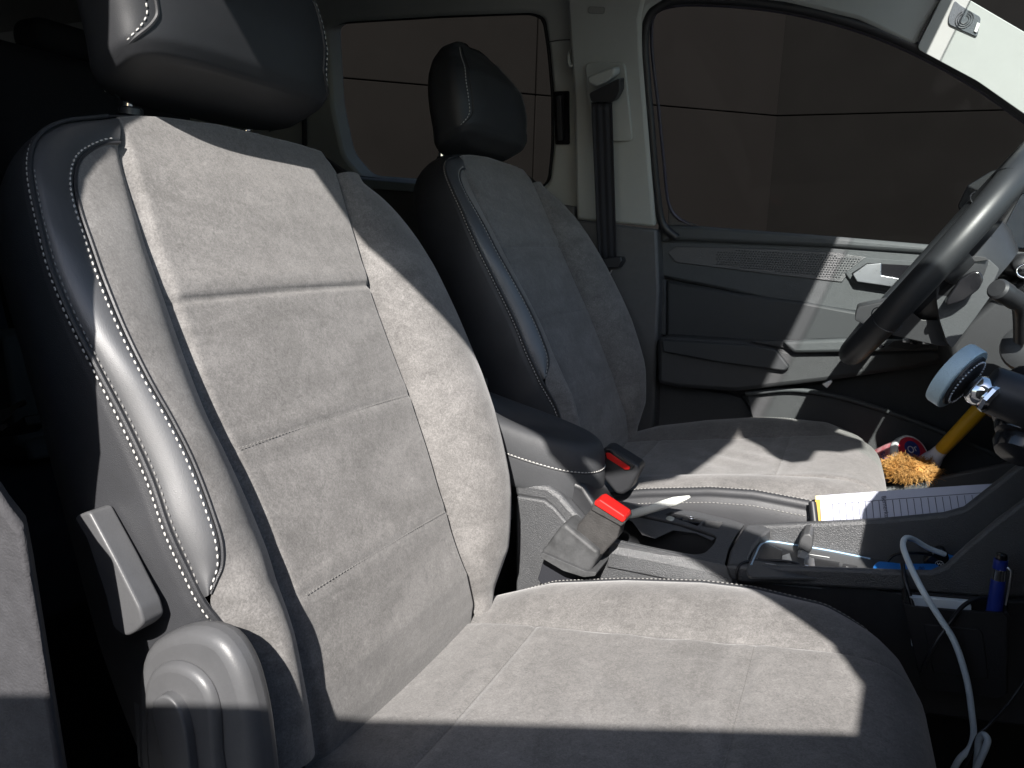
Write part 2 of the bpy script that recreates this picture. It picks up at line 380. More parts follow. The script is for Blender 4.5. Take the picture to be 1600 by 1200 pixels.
# --- roof, floor, tail, passenger side
slab('added_shade_visor', R_([(x, .42, z) for x, z in [(.10, 1.66), (.126, 1.60), (.133, 1.548), (.149, 1.521), (.179, 1.536), (.205, 1.588), (.24, 1.588), (.29, 1.63), (.30, 1.665), (.22, 1.72), (.12, 1.755)]]), (0, .012, 0), LINING, body, bevel=.003)  # visor added out of view, lower edge shaped to shade the driver cushion
slab('roof_lining', R_([(.145, .24, 1.785), (.145, 1.47, 1.785), (-2.62, 1.56, 1.80), (-2.62, .24, 1.80)]), (0, 0, .04), LINING, body, bevel=.01)
slab('roof_skin', R_([(.150, .19, 1.865), (.150, 1.52, 1.865), (-2.7, 1.62, 1.87), (-2.7, .19, 1.87)]), (0, 0, .02), mat('white_paint', (.7, .7, .7), .3), body, bevel=.008)
slab('windscreen_header', R_([(.10, .33, 1.775), (.10, 1.47, 1.775), (.13, 1.47, 1.760), (.13, .33, 1.760)]), (0, 0, .025), TRIM, body, bevel=.004)
slab('floor_carpet', R_([(1.2, .27, .45), (1.2, 1.53, .45), (-2.6, 1.53, .45), (-2.6, .27, .45)]), (0, 0, -.05), CARPET, body)
slab('tailgate_trim', R_([(-2.6, .27, .45), (-2.6, 1.53, .45), (-2.6, 1.53, 1.85), (-2.6, .27, 1.85)]), (-.05, 0, 0), TRIM, body, [R_([(-2.6, .4, 1.2), (-2.6, 1.4, 1.2), (-2.6, 1.4, 1.72), (-2.6, .4, 1.72)])])
slab('rear_window', R_([(-2.62, .38, 1.18), (-2.62, 1.42, 1.18), (-2.62, 1.42, 1.74), (-2.62, .38, 1.74)]), (-.004, 0, 0), GLASS_T, body)
slab('firewall', R_([(1.2, .27, .45), (1.2, 1.53, .45), (1.2, 1.53, 1.1), (1.2, .27, 1.1)]), (.05, 0, 0), CARPET, body)
slab('rear_bodyside', R_([(-2.6, .25, .45), (-.62, .25, .45), (-.55, .25, 1.83), (-2.6, .25, 1.83)]), (0, -.05, 0), TRIM, body)
slab('left_bodyside', R_([(-2.7, 1.60, .30), (1.2, 1.60, .30), (1.2, 1.60, 1.12), (-.3, 1.60, 1.20), (-2.7, 1.60, 1.2)]), (0, .04, 0), MATS['white_paint'], body)
# passenger side opening: B pillar, rail and A pillar; unseen, outline shaped to cast the light patch on the seats
ya = .20
lo = [(-.62, .45), (-.62, 1.05), (-.46, 1.12), (-.446, 1.18), (-.446, 1.27), (-.456, 1.315), (-.470, 1.345), (-.485, 1.375), (-.498, 1.412), (-.505, 1.442), (-.512, 1.48), (-.518, 1.52), (-.520, 1.57), (-.508, 1.62), (-.503, 1.70), (-.502, 1.77), (-.495, 1.775), (-.478, 1.745), (-.381, 1.65), (-.270, 1.585), (-.172, 1.525), (-.114, 1.467), (.078, 1.368), (.158, 1.288), (.20, 1.25), (.5, 1.0)]
hi = [(.5, 1.31), (.233, 1.402), (.09, 1.450), (-.02, 1.460), (-.10, 1.475), (-.145, 1.500), (-.03, 1.537), (.02, 1.56), (.075, 1.66), (.145, 1.795), (.10, 1.86), (-.62, 1.86)]
slab('passenger_side_frame', R_([(x, ya, z) for x, z in lo+hi]), (0, .035, 0), TRIM, body, bevel=.004)
# lower pillar cover that reaches into the frame at the bottom left
bl = [Yp(a, b, .25) for a, b in [(-90, 640), (-30, 730), (12, 795), (36, 826), (50, 900), (70, 1020), (98, 1200), (130, 1400), (-200, 1400), (-200, 640)]]
bslab('pillar_cover', bl, (-.03, .02, 0), mat('pillar_fabric', (.055, .054, .058), .9, .2, bump=.5, bscale=500, bdist=.0015, noise=.3, nscale=90), bevel=.008)
# windscreen + bonnet
slab('windscreen', R_([(.16, .36, 1.77), (.16, 1.44, 1.77), (.98, 1.50, 1.13), (.98, .30, 1.13)]), (.004, 0, .005), GLASS, body)
slab('bonnet', R_([(1.0, .30, 1.11), (1.0, 1.50, 1.11), (1.9, 1.42, .95), (1.9, .38, .95)]), (0, 0, -.04), MATS['white_paint'], body, bevel=.01)

# ================================================================== SEAT BELT ON THE PILLAR
belt = thing('seat_belt', 'black seat belt hanging down the light grey pillar behind the driver seat', 'seat belt', None, tuple(Wp(945, 130, .05)))
bo = Wp(945, 130, .05)
def bs(name, pts, th, m, bv=.001): return slab(name, [np.array(p)-bo for p in pts], th, m, belt, bevel=bv)
V = []
wl = [(924, 160), (927, 230), (930, 300), (933, 370), (936, 408)]; wr = [(957, 160), (959, 230), (961, 300), (963, 370), (964, 408)]
L_ = crv([Wp(a, b, .075)-bo for a, b in wl], 20); Rr = crv([Wp(a, b, .070)-bo for a, b in wr], 20)
G = [[L_[i]*(1-s)+Rr[i]*s+np.array([0, -.0012*math.cos(s*6*PI), 0]) for s in np.linspace(0, 1, 19)] for i in range(20)]
wbm = grid('webbing', G, WEBB, belt); sm = wbm.modifiers.new('s', 'SOLIDIFY'); sm.thickness = .0013
bs('guide_loop', [Wp(p[0], p[1], .085) for p in rnd([(920, 146, 0), (968, 122, 0), (968, 140, 0), (963, 152, 0), (957, 160, 0), (924, 160, 0)], 4)], (0, .03, .009), RUBBER, .004)
bs('guide_cap', [Wp(p[0], p[1], .092) for p in rnd([(917, 120, 0), (945, 108, 0), (960, 105, 0), (961, 116, 0), (948, 128, 0), (930, 136, 0), (918, 130, 0)], 6)], (0, .035, .01), TRIM, .006)
bs('reel_slot', [Yp(p[0], p[1], 1.47) for p in rnd([(926, 406, 0), (970, 400, 0), (972, 408, 0), (966, 418, 0), (930, 420, 0)], 3)], (0, .03, 0), RUBBER, .002)
tube('reel_wire', rel([Yp(956, 422, 1.46), Yp(952, 430, 1.46), Yp(951, 444, 1.46)], bo), .0012, SATIN, belt)

# ================================================================== DRIVER DOOR
dorg = np.array([.25, 1.55, .95])
door = thing('driver_door', 'closed black driver door panel below the large side window', 'car door', 'front doors of the car', tuple(dorg))
def dsl(name, px, y, th, m, bevel=.004, r=0, parent=None, holes=()):
    pts = [(a, b, 0) for a, b in px]
    if r: pts = rnd(pts, r)
    return slab(name, [Yp(p[0], p[1], y)-dorg for p in pts], (0, th, 0), m, parent or door, [[Yp(p[0], p[1], y)-dorg for p in h] for h in holes], bevel)
DSOFT = mat('door_soft_plastic', (.060, .066, .070), .55, .45, bump=.9, bscale=1100, detail=2, bdist=.001, noise=.1, nscale=50)
DLOW = mat('door_low_plastic', (.042, .044, .047), .55, .45, bump=.9, bscale=1000, detail=2, bdist=.001, noise=.12, nscale=40)
dsl('base_panel', [(1028, 352), (1440, 381), (1600, 394), (1800, 410), (1800, 900), (1028, 800)], 1.56, .03, DLOW)
# upper sill: a rounded shelf
dsl('window_sill', [(1030, 351), (1090, 353), (1300, 369), (1440, 381), (1620, 397), (1800, 412), (1800, 426), (1620, 414), (1440, 396), (1300, 386), (1050, 375), (1033, 380)], 1.535, .03, DSOFT, .007)
dsl('upper_panel', [(1030, 374), (1300, 384), (1440, 394), (1620, 412), (1800, 428), (1800, 560), (1620, 532), (1440, 505), (1360, 493), (1210, 471), (1120, 450), (1029, 432)], 1.543, .02, DSOFT, .006)
# patterned insert with real embossed lozenges
ins = dsl('patterned_insert', [(1043, 394), (1056, 385), (1180, 388), (1300, 394), (1356, 402), (1322, 432), (1316, 441), (1200, 428), (1056, 410)], 1.5405, .004, PLASTIC, .0012)
V, F = [], []
poly = [(1046, 395), (1058, 388), (1180, 391), (1300, 397), (1348, 404), (1318, 430), (1312, 437), (1200, 425), (1058, 408)]
def inside(x, y, P):
    c = False
    for i in range(len(P)):
        (x1, y1), (x2, y2) = P[i-1], P[i]
        if (y1 > y) != (y2 > y) and x < (x2-x1)*(y-y1)/(y2-y1)+x1: c = not c
    return c
for iy in range(0, 16):
    for ix in range(0, 62):
        x = 1120+ix*4.4+(iy % 2)*2.2; y = 380+iy*3.7+(x-1060)*.05
        if not (inside(x-2, y, poly) and inside(x+2, y, poly) and inside(x, y-1.6, poly) and inside(x, y+1.6, poly)): continue
        k = len(V)
        for dx, dy, dd in ((-1.9, 0, 0), (0, -1.35, 0), (1.9, 0, 0), (0, 1.35, 0), (0, 0, .0022)):
            V.append(Yp(x+dx, y+dy, 1.5404-dd)-dorg)
        F += [(k, k+1, k+4), (k+1, k+2, k+4), (k+2, k+3, k+4), (k+3, k, k+4)]
lz = ob('lozenge_relief', mesh(V, F, False), DSOFT, ins); fix_normals(lz.data)
# leather insert
dsl('leather_insert', [(1041, 438), (1157, 459), (1259, 472), (1400, 498), (1390, 530), (1200, 536), (1041, 526)], 1.537, .02, mat('door_leather', (.030, .033, .036), .6, .4, bump=.3, bscale=900, btype='voronoi', bdist=.0005), .006)
dsl('insert_edge', [(1028, 434), (1040, 437), (1040, 524), (1027, 522)], 1.534, .02, DLOW, .002)
# arm rest: a deep shelf
arm = dsl('armrest', [(1027, 528), (1040, 526), (1190, 536), (1240, 548), (1330, 549), (1480, 543), (1520, 545), (1512, 560), (1424, 577), (1290, 596), (1150, 612), (1060, 606), (1027, 600)], 1.475, .075, DLOW, .014)
dsl('armrest_pad', [(1033, 531), (1180, 540), (1212, 546), (1234, 574), (1226, 580), (1120, 566), (1036, 550)], 1.462, .02, MATS['door_leather'], .008, 4)
dsl('grip_rail', [(1222, 534), (1330, 529), (1480, 535), (1480, 548), (1330, 551), (1240, 552)], 1.458, .025, DSOFT, .006)
dsl('pull_cup', [(1170, 534), (1260, 530), (1330, 532), (1300, 540), (1225, 545)], 1.4725, .012, DLOW, .003)
# window switches
sw = dsl('switch_plate', [(1386, 541), (1396, 533), (1440, 528), (1453, 532), (1452, 541), (1420, 547)], 1.455, .015, PLASTIC_S, .002, 2)
for a, b in ((1416, 532), (1427, 535), (1437, 531), (1447, 535)):
    box('window_switch', Yp(a, b, 1.452)-dorg, (.012, .008, .007), SATIN if a in (1416, 1447) else BLACK, sw, .002)
dsl('small_button', [(1283+90, 539), (1283+99, 538), (1283+99, 543), (1283+90, 544)], 1.457, .01, BLACK, .001)
# handle
bz = dsl('handle_bezel', [(1320, 427), (1352, 402), (1436, 408), (1440, 412), (1436, 452), (1400, 458), (1332, 443)], 1.5365, .008, DSOFT, .002, 3)
dsl('handle_recess', [(1330, 427), (1355, 411), (1432, 415), (1430, 446), (1405, 449), (1340, 440)], 1.5355, .002, BLACK, .0005, 2)
dsl('door_handle', [(1332, 428), (1353, 413), (1377, 411), (1377, 430), (1405, 435), (1425, 436), (1422, 449), (1400, 449), (1339, 440)], 1.522, .010, SATIN, .003, 1.5, bz)
# lower door: corner panel, pocket recess and the lit pocket rim
dsl('lower_panel', [(1027, 594), (1150, 618), (1160, 622), (1190, 668), (1215, 720), (1027, 720)], 1.545, .02, DLOW, .004)
dsl('pocket_back', [(1155, 618), (1300, 596), (1500, 560), (1700, 540), (1700, 900), (1200, 720)], 1.556, .01, DLOW, .002)
tube('pocket_rim', crv([Yp(a, b, 1.50)-dorg for a, b in [(1165, 615), (1240, 609), (1310, 620), (1390, 644), (1425, 657), (1500, 686), (1600, 730)]], 40), .0045, DSOFT, door)
dsl('pocket_lining', [(1165, 616), (1240, 611), (1310, 622), (1390, 646), (1425, 659), (1500, 688), (1600, 732), (1600, 800), (1200, 740)], 1.51, .012, DLOW, .003)
dsl('pocket_front', [(1200, 765), (1386, 762), (1500, 739), (1590, 720), (1700, 700), (1700, 900), (1200, 900)], 1.40, .012, PLASTIC, .005)
dsl('pocket_lamp', [(1284, 600), (1299, 593), (1301, 597), (1292, 607)], 1.472, .01, SATIN, .001)
# window frame inner gasket + glass + mirror seen through the glass
gl = [Wp(a, b, -.015)-dorg for a, b in [(1005, 0), (1110, -10), (1225, 0), (1345, 35), (1530, 120), (1720, 250), (1720, 425), (1440, 395), (1030, 365)]]
slab('window_glass', gl, (0, .004, .0012), GLASS_D, door)
tube('glass_run', crv([Wp(a, b, .0)-dorg for a, b in [(1080, 352), (1058, 340), (1046, 322), (1037, 250), (1029, 170), (1018, 60), (1023, 22), (1049, 10), (1112, 8), (1225, 19), (1337, 47), (1427, 83), (1525, 137), (1600, 190), (1700, 262)]], 90), .0032, mat('glass_run_rubber', (.03, .03, .05), .3), door)
dsl('corner_gusset', [(1044, 318), (1054, 334), (1066, 343), (1090, 352), (1044, 352)], 1.54, .01, PLASTIC_S, .001)

mir = thing('door_mirror', 'folded dark wing mirror outside the driver window behind the steering wheel', 'mirror', None, tuple(Yp(1560, 350, 1.72)))
mo = Yp(1560, 350, 1.72)
def msl(name, px, y, th, m, bv=.004, r=4): return slab(name, [Yp(p[0], p[1], y)-mo for p in rnd([(a, b, 0) for a, b in px], r)], (0, th, 0), m, mir, bevel=bv)
msl('mirror_housing', [(1572, 262), (1640, 250), (1700, 300), (1700, 392), (1576, 388), (1566, 360)], 1.72, .10, mat('mirror_navy', (.02, .028, .04), .25), .02)
msl('mirror_glass', [(1497, 322), (1512, 290), (1548, 268), (1566, 262), (1558, 330), (1548, 385), (1530, 388)], 1.71, .008, mat('mirror_dark_glass', (.012, .016, .02), .5, .3), .003)
msl('mirror_foot', [(1545, 360), (1572, 352), (1580, 392), (1530, 392)], 1.70, .05, mat('mirror_foot_grey', (.12, .15, .16), .4), .008)

# ================================================================== PASSENGER DOOR (open beside the camera; shades the lower part of the scene)
ph = np.array([.62, .22, 0]); th = math.radians(24); ax = np.array([-math.cos(th), -math.sin(th), 0]); dn = np.array([-math.sin(th), math.cos(th), 0])
pdoor = thing('passenger_door', 'partly open passenger door right beside the viewer', 'car door', 'front doors of the car', (.62, .22, .5))
def PD(s, z): return np.array([.62, .22, 0])+ax*s+np.array([0, 0, z])-np.array([.62, .22, .5])
slab('door_panel', [PD(s, z) for s, z in [(0, .42), (1.12, .42), (1.14, .9), (1.12, 1.30), (1.05, 1.316), (.47, 1.316), (.456, 1.345), (.437, 1.384), (.456, 1.415), (.40, 1.43), (.05, 1.30)]], tuple(-dn*.06), DLOW, pdoor, bevel=.004)
slab('door_skin', [PD(s, z)-dn*.065 for s, z in [(0, .36), (1.14, .36), (1.16, .9), (1.14, 1.29), (.1, 1.28)]], tuple(-dn*.02), MATS['white_paint'], pdoor, bevel=.006)

# ================================================================== FRONT SEAT
P0 = np.array([-.62, .575, 1.38]); RA = math.radians(27)
D_ = np.array([math.sin(RA), 0, -math.cos(RA)]); N_ = np.array([math.cos(RA), 0, math.sin(RA)]); W_ = np.array([0, 1.0, 0])
SO = np.array([-.40, .575, .60])                 # seat origin (base)
def bul(v): return np.interp(v, [-.05, 0, .05, .1, .2, .35, .48, .56, .60, .66], [.004, .008, .017, .021, .022, .018, .010, -.004, -.022, -.06])
def un(px, py, off):
    N = off
    for _ in range(10):
        p = on(px, py, P0+N_*N, N_); l = p-P0; v = l @ D_; N = bul(v)+off
    return np.array([l[1], v, N])
def loc(w_, v, n): return P0+D_*v+N_*n+W_*w_-SO
def chain(px, off, n): 
    pts = [un(a, b, (off(i/(len(px)-1)) if callable(off) else off)) for i, (a, b) in enumerate(px)]
    return crv(pts, n)
seat = thing('front_seat', 'passenger seat of grey suede and black leather, nearest and sunlit', 'car seat', 'front seats', tuple(SO))

outer_px = [(184, 181), (162, 184), (110, 189), (81, 199), (62, 214), (52, 235), (50, 265), (57, 310), (67, 354), (80, 406), (98, 455), (118, 500), (157, 575), (202, 661), (240, 744), (268, 825), (299, 892), (322, 937), (349, 971), (379, 1012), (397, 1061), (409, 1110), (417, 1160), (424, 1220)]
inner_px = [(187, 222), (165, 224), (145, 233), (128, 246), (120, 262), (118, 294), (126, 331), (143, 380), (161, 432), (195, 515), (232, 590), (270, 657), (300, 717), (330, 795), (346, 850), (346, 885), (337, 907), (328, 928)]
cl_px = [(186, 226), (191, 240), (200, 268), (209, 297), (222, 340), (236, 388), (256, 445), (277, 507), (300, 575), (330, 657), (356, 710), (394, 792), (431, 881), (461, 982), (480, 1069), (491, 1125), (497, 1170)]
NR = 170
OUT = chain(outer_px, lambda t: np.interp(t, [0, .2, .35], [0, .002, .010]), 400); INN = chain(inner_px, lambda t: np.interp(t, [0, .12, .25, .4, .6, .8, 1], [.001, .002, .006, .017, .028, .030, .014]), 260)
tipi = int(np.argmin([np.hypot(*(q[:2]-INN[-1][:2])) for q in OUT]))
cR_px = [(500, 232), (512, 250), (524, 267), (541, 321), (561, 388), (577, 445), (605, 525), (640, 617), (668, 700), (697, 797), (722, 875), (740, 940)]
CLt = chain([(168, 186), (178, 205)]+cl_px, -.004, 200); CRt = chain(cR_px, -.004, 200)
CL = chain(cl_px, -.004, NR)
# symmetric mean for the far side where the photograph does not show the edge
def byv(C, v, k=0):
    o = np.argsort(C[:, 1]); return np.interp(v, C[o, 1], C[o, k])
vrows = np.linspace(.012, .63, 230)
backrest = ob('backrest', mesh([loc(0, .3, -.05)], [], False), None, seat)
# (the backrest's own body: the moulded rear shell)
def back_ring():
    pts = [(-.195, .66), (-.212, .55), (-.220, .40), (-.220, .25), (-.214, .16), (-.198, .10), (-.165, .055), (-.10, .025), (0, .012), (.10, .025), (.165, .055), (.205, .10), (.226, .16), (.234, .25), (.232, .40), (.222, .55), (.205, .66)]
    return crv([(a, b) for a, b in pts], 160)
BR = back_ring()
def nback(v): return np.interp(v, [0, .1, .22, .28, .45, .66], [-.050, -.062, -.066, -.074, -.115, -.145])
# ---- centre panel
_t = np.array([un(a, b, 0.0) for a, b in [(168, 184), (184, 181), (215, 180), (253, 183), (337, 195), (415, 213), (470, 226), (500, 235)]]); TW, TV = _t[:, 0], _t[:, 1]+.001
sl_ = [((285, 470), (577, 445), .0034, .0026), ((360, 705), (640, 615), .0010, .0016), ((467, 935), (697, 797), .0010, .0016)]
SEAM = []
for a, b, dp, wd in sl_: SEAM.append((un(*a, 0), un(*b, 0), dp, wd))
G = []
sv = np.concatenate([np.linspace(0, .06, 10), np.linspace(.06, .94, 56)[1:-1], np.linspace(.94, 1, 10)])
for v in vrows:
    a, b = byv(CLt, v), byv(CRt, v); row = []
    for s in [-.035]+list(sv)+[1.035]:
        w_ = a+(b-a)*s; e = max(0, min(s, 1-s)*(b-a))
        n = bul(v)-.006*math.exp(-(e/.005)**2)+.003*math.sin(PI*min(1, max(0, s)))-(.004 if s < 0 or s > 1 else 0)
        n -= .012*max(0, (.035-v)/.035)**2
        for A_, B_, dp, wd in SEAM:
            q = v-(A_[1]+(B_[1]-A_[1])*(w_-A_[0])/(B_[0]-A_[0]))
            n -= dp*math.exp(-(q/wd)**2)
            if dp > .003: n += .0015*math.exp(-((q+.014)/.012)**2)
            else: n += .0005*math.exp(-((abs(q)-.010)/.007)**2)
        vt_ = np.interp(w_, TW, TV); row.append(loc(w_, max(v, vt_), n))
    G.append(row)
cp_ = grid('centre_panel', G, SUEDE, backrest, flip=True)
for A_, B_, dp, wd in SEAM[1:]:
    stitches('seam_stitching', [loc(A_[0]+(B_[0]-A_[0])*t, A_[1]+(B_[1]-A_[1])*t, bul(A_[1])+.0022) for t in np.linspace(.02, .98, 20)], THREAD_D, cp_, .0042, .0024, .00042)
# ---- near bolster (suede): centre seam -> inner seam, then -> outer seam below the tip
Bc = np.vstack([INN, OUT[tipi+2:]])
Ii = crv(INN, 60); Oo = crv(OUT[tipi+1:], 34)
Bc = np.vstack([Ii[:-2], Oo[1:]])
Bc = crv(Bc[::2], NR)
for _ in range(14): Bc[1:-1, 2] = (Bc[:-2, 2]+2*Bc[1:-1, 2]+Bc[2:, 2])/4
CLs = CL
# pair rows by v so cross-sections stay level; top of both chains coincides
vA = np.linspace(CL[0][1], CL[-1][1], NR)
def bolster_rows(Cin, Cout, H, sgn, prof):
    G = []
    for k in range(NR):
        a = Cin[k]; b = Cout[k]; row = []
        for s in np.linspace(0, 1, 26):
            p = a*(1-s)+b*s; n = prof(a, b, s, p[1]); row.append(loc(p[0], p[1], n))
        G.append(row)
    return G
def prof_near(a, b, s, v):
    h = a[2]-.006*(1-s)**8; f = 1-(1-s)**1.7
    R_h = np.interp(v, [.05, .12, .2, .3, .4, .5, .56], [0, .0, .006, .020, .029, .028, .023])
    return h+(b[2]-h)*f+max(0, R_h-(b[2]-bul(v)))*math.sin(PI*s**1.25)**1.1+.003*math.sin(PI*s)*np.interp(v, [.12, .3], [0, 1])
# resample CL to follow the v of Bc
o = np.argsort(CL[:, 1]); CLr = []
vb = np.interp(np.linspace(0, 1, NR), np.linspace(0, 1, NR), Bc[:, 1]); vb = np.maximum.accumulate(vb)
t_ = (vb-vb[0])/(vb[-1]-vb[0]); vv = CL[0][1]+t_*(CL[-1][1]-CL[0][1])
CLr = np.array([[byv(CL, q, 0), q, byv(CL, q, 2)] for q in vv])
grid('bolster', bolster_rows(CLr, Bc, 0, -1, prof_near), SUEDE, backrest)
# ---- leather strip between the two stitched seams
no = tipi
Oc = crv(OUT[:tipi+1], 150); Ic = crv(INN, 150); G = []
for k in range(150):
    row = []
    for s in np.linspace(0, 1, 14):
        p = Ic[k]*(1-s)+Oc[k]*s
        row.append(loc(p[0]-.0015*math.sin(PI*s)*np.interp(k, [0, 30, 150], [0, 1, 1]), p[1], p[2]+.0025*math.sin(PI*s)-.002*math.exp(-(s/.06)**2)-.003*math.exp(-((1-s)/.08)**2)))
    G.append(row)
G_s = G
strip = grid('leather_strip', G, LEATHER_S, backrest)
off = lambda C, dw, dn_: [loc(p[0]+dw, p[1], p[2]+dn_) for p in C]
tube('inner_piping', off(Ic, .0005, -.0002), .0014, LEATHER, strip, 6)
stitches('stitching', [G[k][1]*.35+G[k][2]*.65+N_*.0003 - W_*.0004 for k in range(2, 150)], THREAD, strip, .0056, .0032, .00078)
# ---- side panel in leather from the outer seam round to the rear shell, and over the top
topfront = [un(a, b, 0.0) for a, b in [(184, 181), (215, 180), (253, 183), (337, 195), (415, 213), (470, 226), (500, 235)]]
far_out = [(.205, .075, .002), (.228, .10, .006), (.243, .135, .012), (.252, .20, .02), (.254, .30, .024), (.250, .40, .024), (.240, .48, .018), (.226, .54, .008), (.21, .60, -.01), (.20, .66, -.03)]
front = list(OUT[::-8])+[t-np.array([0, 0, .004]) for t in topfront[1:]]+[np.array([a, b, bul(b)+c]) for a, b, c in far_out]
FC = crv(front, 200)
sB = np.concatenate([[0], np.cumsum(np.linalg.norm(np.diff(BR, axis=0), axis=1))]); sB /= sB[-1]
sF = np.concatenate([[0], np.cumsum(np.linalg.norm(np.diff(FC[:, :2], axis=0), axis=1))]); sF /= sF[-1]
G = []
for k in range(200):
    # nearest matching by angle about the middle of the backrest
    f = FC[k]; s = sF[k]
    b2 = np.array([np.interp(s, sB, BR[:, 0]), np.interp(s, sB, BR[:, 1])]); bb = np.array([b2[0], b2[1], nback(b2[1])])
    outn = np.array([f[0], (f[1]-.35) if f[1] < .35 else 0]); outn = outn/max(np.linalg.norm(outn), 1e-6)
    row = []
    for q in [0, .006, .013, .02, .028, .037, .047, .06, .08, .11, .15, .2, .27, .35, .44, .53, .62, .71, .8, .87, .94, 1]:
        p = f*(1-q)+bb*q; e = .013*math.sin(PI*q)**.75
        groove = -.0014*math.exp(-((q-.055)/.012)**2)
        row.append(loc(p[0]+outn[0]*(e+groove), p[1]+outn[1]*(e+groove), p[2]))
    G.append(row)
sidep = grid('side_panel', G, LEATHER, backrest, flip=True)
k0 = 200-1
kn = [k for k in range(200) if FC[k][0] < -.10 or True]
nearN = int(np.argmin(np.linalg.norm(FC-OUT[0], axis=1)))
tube('outer_piping', [G[k][2]+N_*.0006-W_*.0006 for k in range(0, nearN)], .0017, LEATHER, sidep, 6)
stitches('stitching', [G[k][5]-W_*.0006 for k in range(0, nearN)], THREAD, sidep, .0052, .0032, .00075)
stitches('stitching', [G_s[k][12]+N_*.0004-W_*.0004 for k in range(40, 148)], THREAD_D, strip, .0052, .0030, .0007)
# ---- far bolster
NF = 120; G = []
fo = crv(far_out, 200); vF = np.linspace(.062, .625, NF)
for v in vF:
    a = np.array([byv(CRt, v, 0), v, byv(CRt, v, 2)]); wb = np.interp(v, fo[:, 1], fo[:, 0]); nb = bul(v)+np.interp(v, fo[:, 1], fo[:, 2])
    H = np.interp(v, [.05, .1, .16, .27, .4, .5, .56, .6], [.003, .012, .024, .036, .042, .040, .03, .015]); row = []
    for s in np.linspace(0, 1, 26):
        w_ = a[0]+(wb-a[0])*s; n = (a[2]-.006*(1-s)**8)*(1-s)+nb*s+H*math.sin(PI*min(1, s**.85))**.8*(1 if s < 1 else 0)
        row.append(loc(w_, v, n))
    G.append(row)
grid('bolster', G, SUEDE, backrest, flip=True)
# rear shell closes the back
ctr = loc(0, .34, -.13)
V = [loc(p[0], p[1], nback(p[1])) for p in BR]+[ctr]; F = [(i, i+1, len(BR)) for i in range(len(BR)-1)]+[(len(BR)-1, 0, len(BR))]
grid_me = mesh(V, F); sh = ob('rear_shell', grid_me, PLASTIC_S, backrest); fix_normals(grid_me)
# top cap beneath the roll (between centre panel top and side panel) is covered by side_panel rows

# ---- headrest
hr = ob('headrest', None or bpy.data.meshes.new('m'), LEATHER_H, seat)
def superell(a, f, b, e, n=72):
    pts = []
    for k in range(n):
        t = 2*PI*k/n; c, s = math.cos(t), math.sin(t)
        y = a*math.copysign(abs(s)**(2/e), s); x = math.copysign(abs(c)**(2/e), c)*(f if c > 0 else b)
        pts.append((x, y))
    return pts
HC = np.array([-.580, .576, 1.364])
prof = [(-.002, .05, .010, .018, 2.8), (0, .105, .030, .040, 3.6), (.004, .121, .034, .045, 4), (.016, .129, .039, .047, 4), (.04, .131, .043, .047, 3.6), (.07, .135, .046, .047, 3.6), (.10, .134, .045, .047, 3.6), (.13, .128, .044, .046, 3.4), (.16, .113, .030, .043, 3.0), (.185, .088, .014, .036, 2.7), (.20, .055, -.002, .024, 2.4), (.204, .02, -.008, .012, 2.2)]
hs = np.array([p[0] for p in prof]); rows = []
for q in np.linspace(0, 1, 44):
    z = np.interp(q, np.linspace(0, 1, len(prof)), hs); c = [np.interp(z, hs, [p[j] for p in prof]) for j in (1, 2, 3, 4)]
    row = []
    for x, y in superell(*c):
        shear = .45*(x+.047)*max(0, 1-z/.17)
        row.append(HC+np.array([x-.10*z, y, z+shear])-SO)
    rows.append(row)
n72 = 72; V = [p for r in rows for p in r]; F = []
for i in range(43):
    for k in range(n72): a = i*n72+k; b = i*n72+(k+1) % n72; F.append((a, b, b+n72, a+n72))
F.append(tuple(range(n72))[::-1]); F.append(tuple(43*n72+k for k in range(n72)))
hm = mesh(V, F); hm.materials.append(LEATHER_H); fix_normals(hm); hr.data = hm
md = hr.modifiers.new('s', 'SUBSURF'); md.levels = 1; md.render_levels = 1
def hsurf(z, k):
    c = [np.interp(z, hs, [p[j] for p in prof]) for j in (1, 2, 3, 4)]
    t = 2*PI*k/72; cc_, ss_ = math.cos(t), math.sin(t); e = c[3]
    y = c[0]*math.copysign(abs(ss_)**(2/e), ss_); x = math.copysign(abs(cc_)**(2/e), cc_)*(c[1] if cc_ > 0 else c[2])
    return HC+np.array([x-.10*z, y, z+.45*(x+.047)*max(0, 1-z/.17)])-SO
def hpath(side, sh_, out, z0=.002):
    r = []
    for z in np.linspace(z0, .185, 90):
        kk = np.interp(z, [.0, .002, .005, .009, .015, .024, .036], [29, 27, 23.5, 18.5, 13, 10, 8.5])+sh_
        p = hsurf(z, side*kk); q = hsurf(min(.19, z+.02), 18*side)
        d = p-np.array([HC[0]-SO[0], HC[1]-SO[1], p[2]]); d /= np.linalg.norm(d); r.append(p+d*out)
    r = np.array(r); q = r.copy()
    for _ in range(5): q[1:-1] = (q[:-2]+2*q[1:-1]+q[2:])/4
    return q
for k in (-1, 1):
    tube('gusset_piping', crv(hpath(k, 0, .0004), 90), .0017, LEATHER_H, hr, 6)
    stitches('stitching', crv(hpath(k, 1.5, .0007, .004), 90), THREAD, hr, .0056, .0034, .0008)
for s in (-.074, .074):
    a = loc(s, .012, -.012); p = tube('post', [a-N_*.004, a+np.array([0.004, 0, .07])], .0052, CHROME, hr, 16)
    lathe('post_sleeve', [(.0105, -.004), (.0105, .0015), (.009, .003), (.0062, .003)], PLASTIC_S, hr, a+np.array([0, 0, .0]), (0.05, 0, 1), 20)

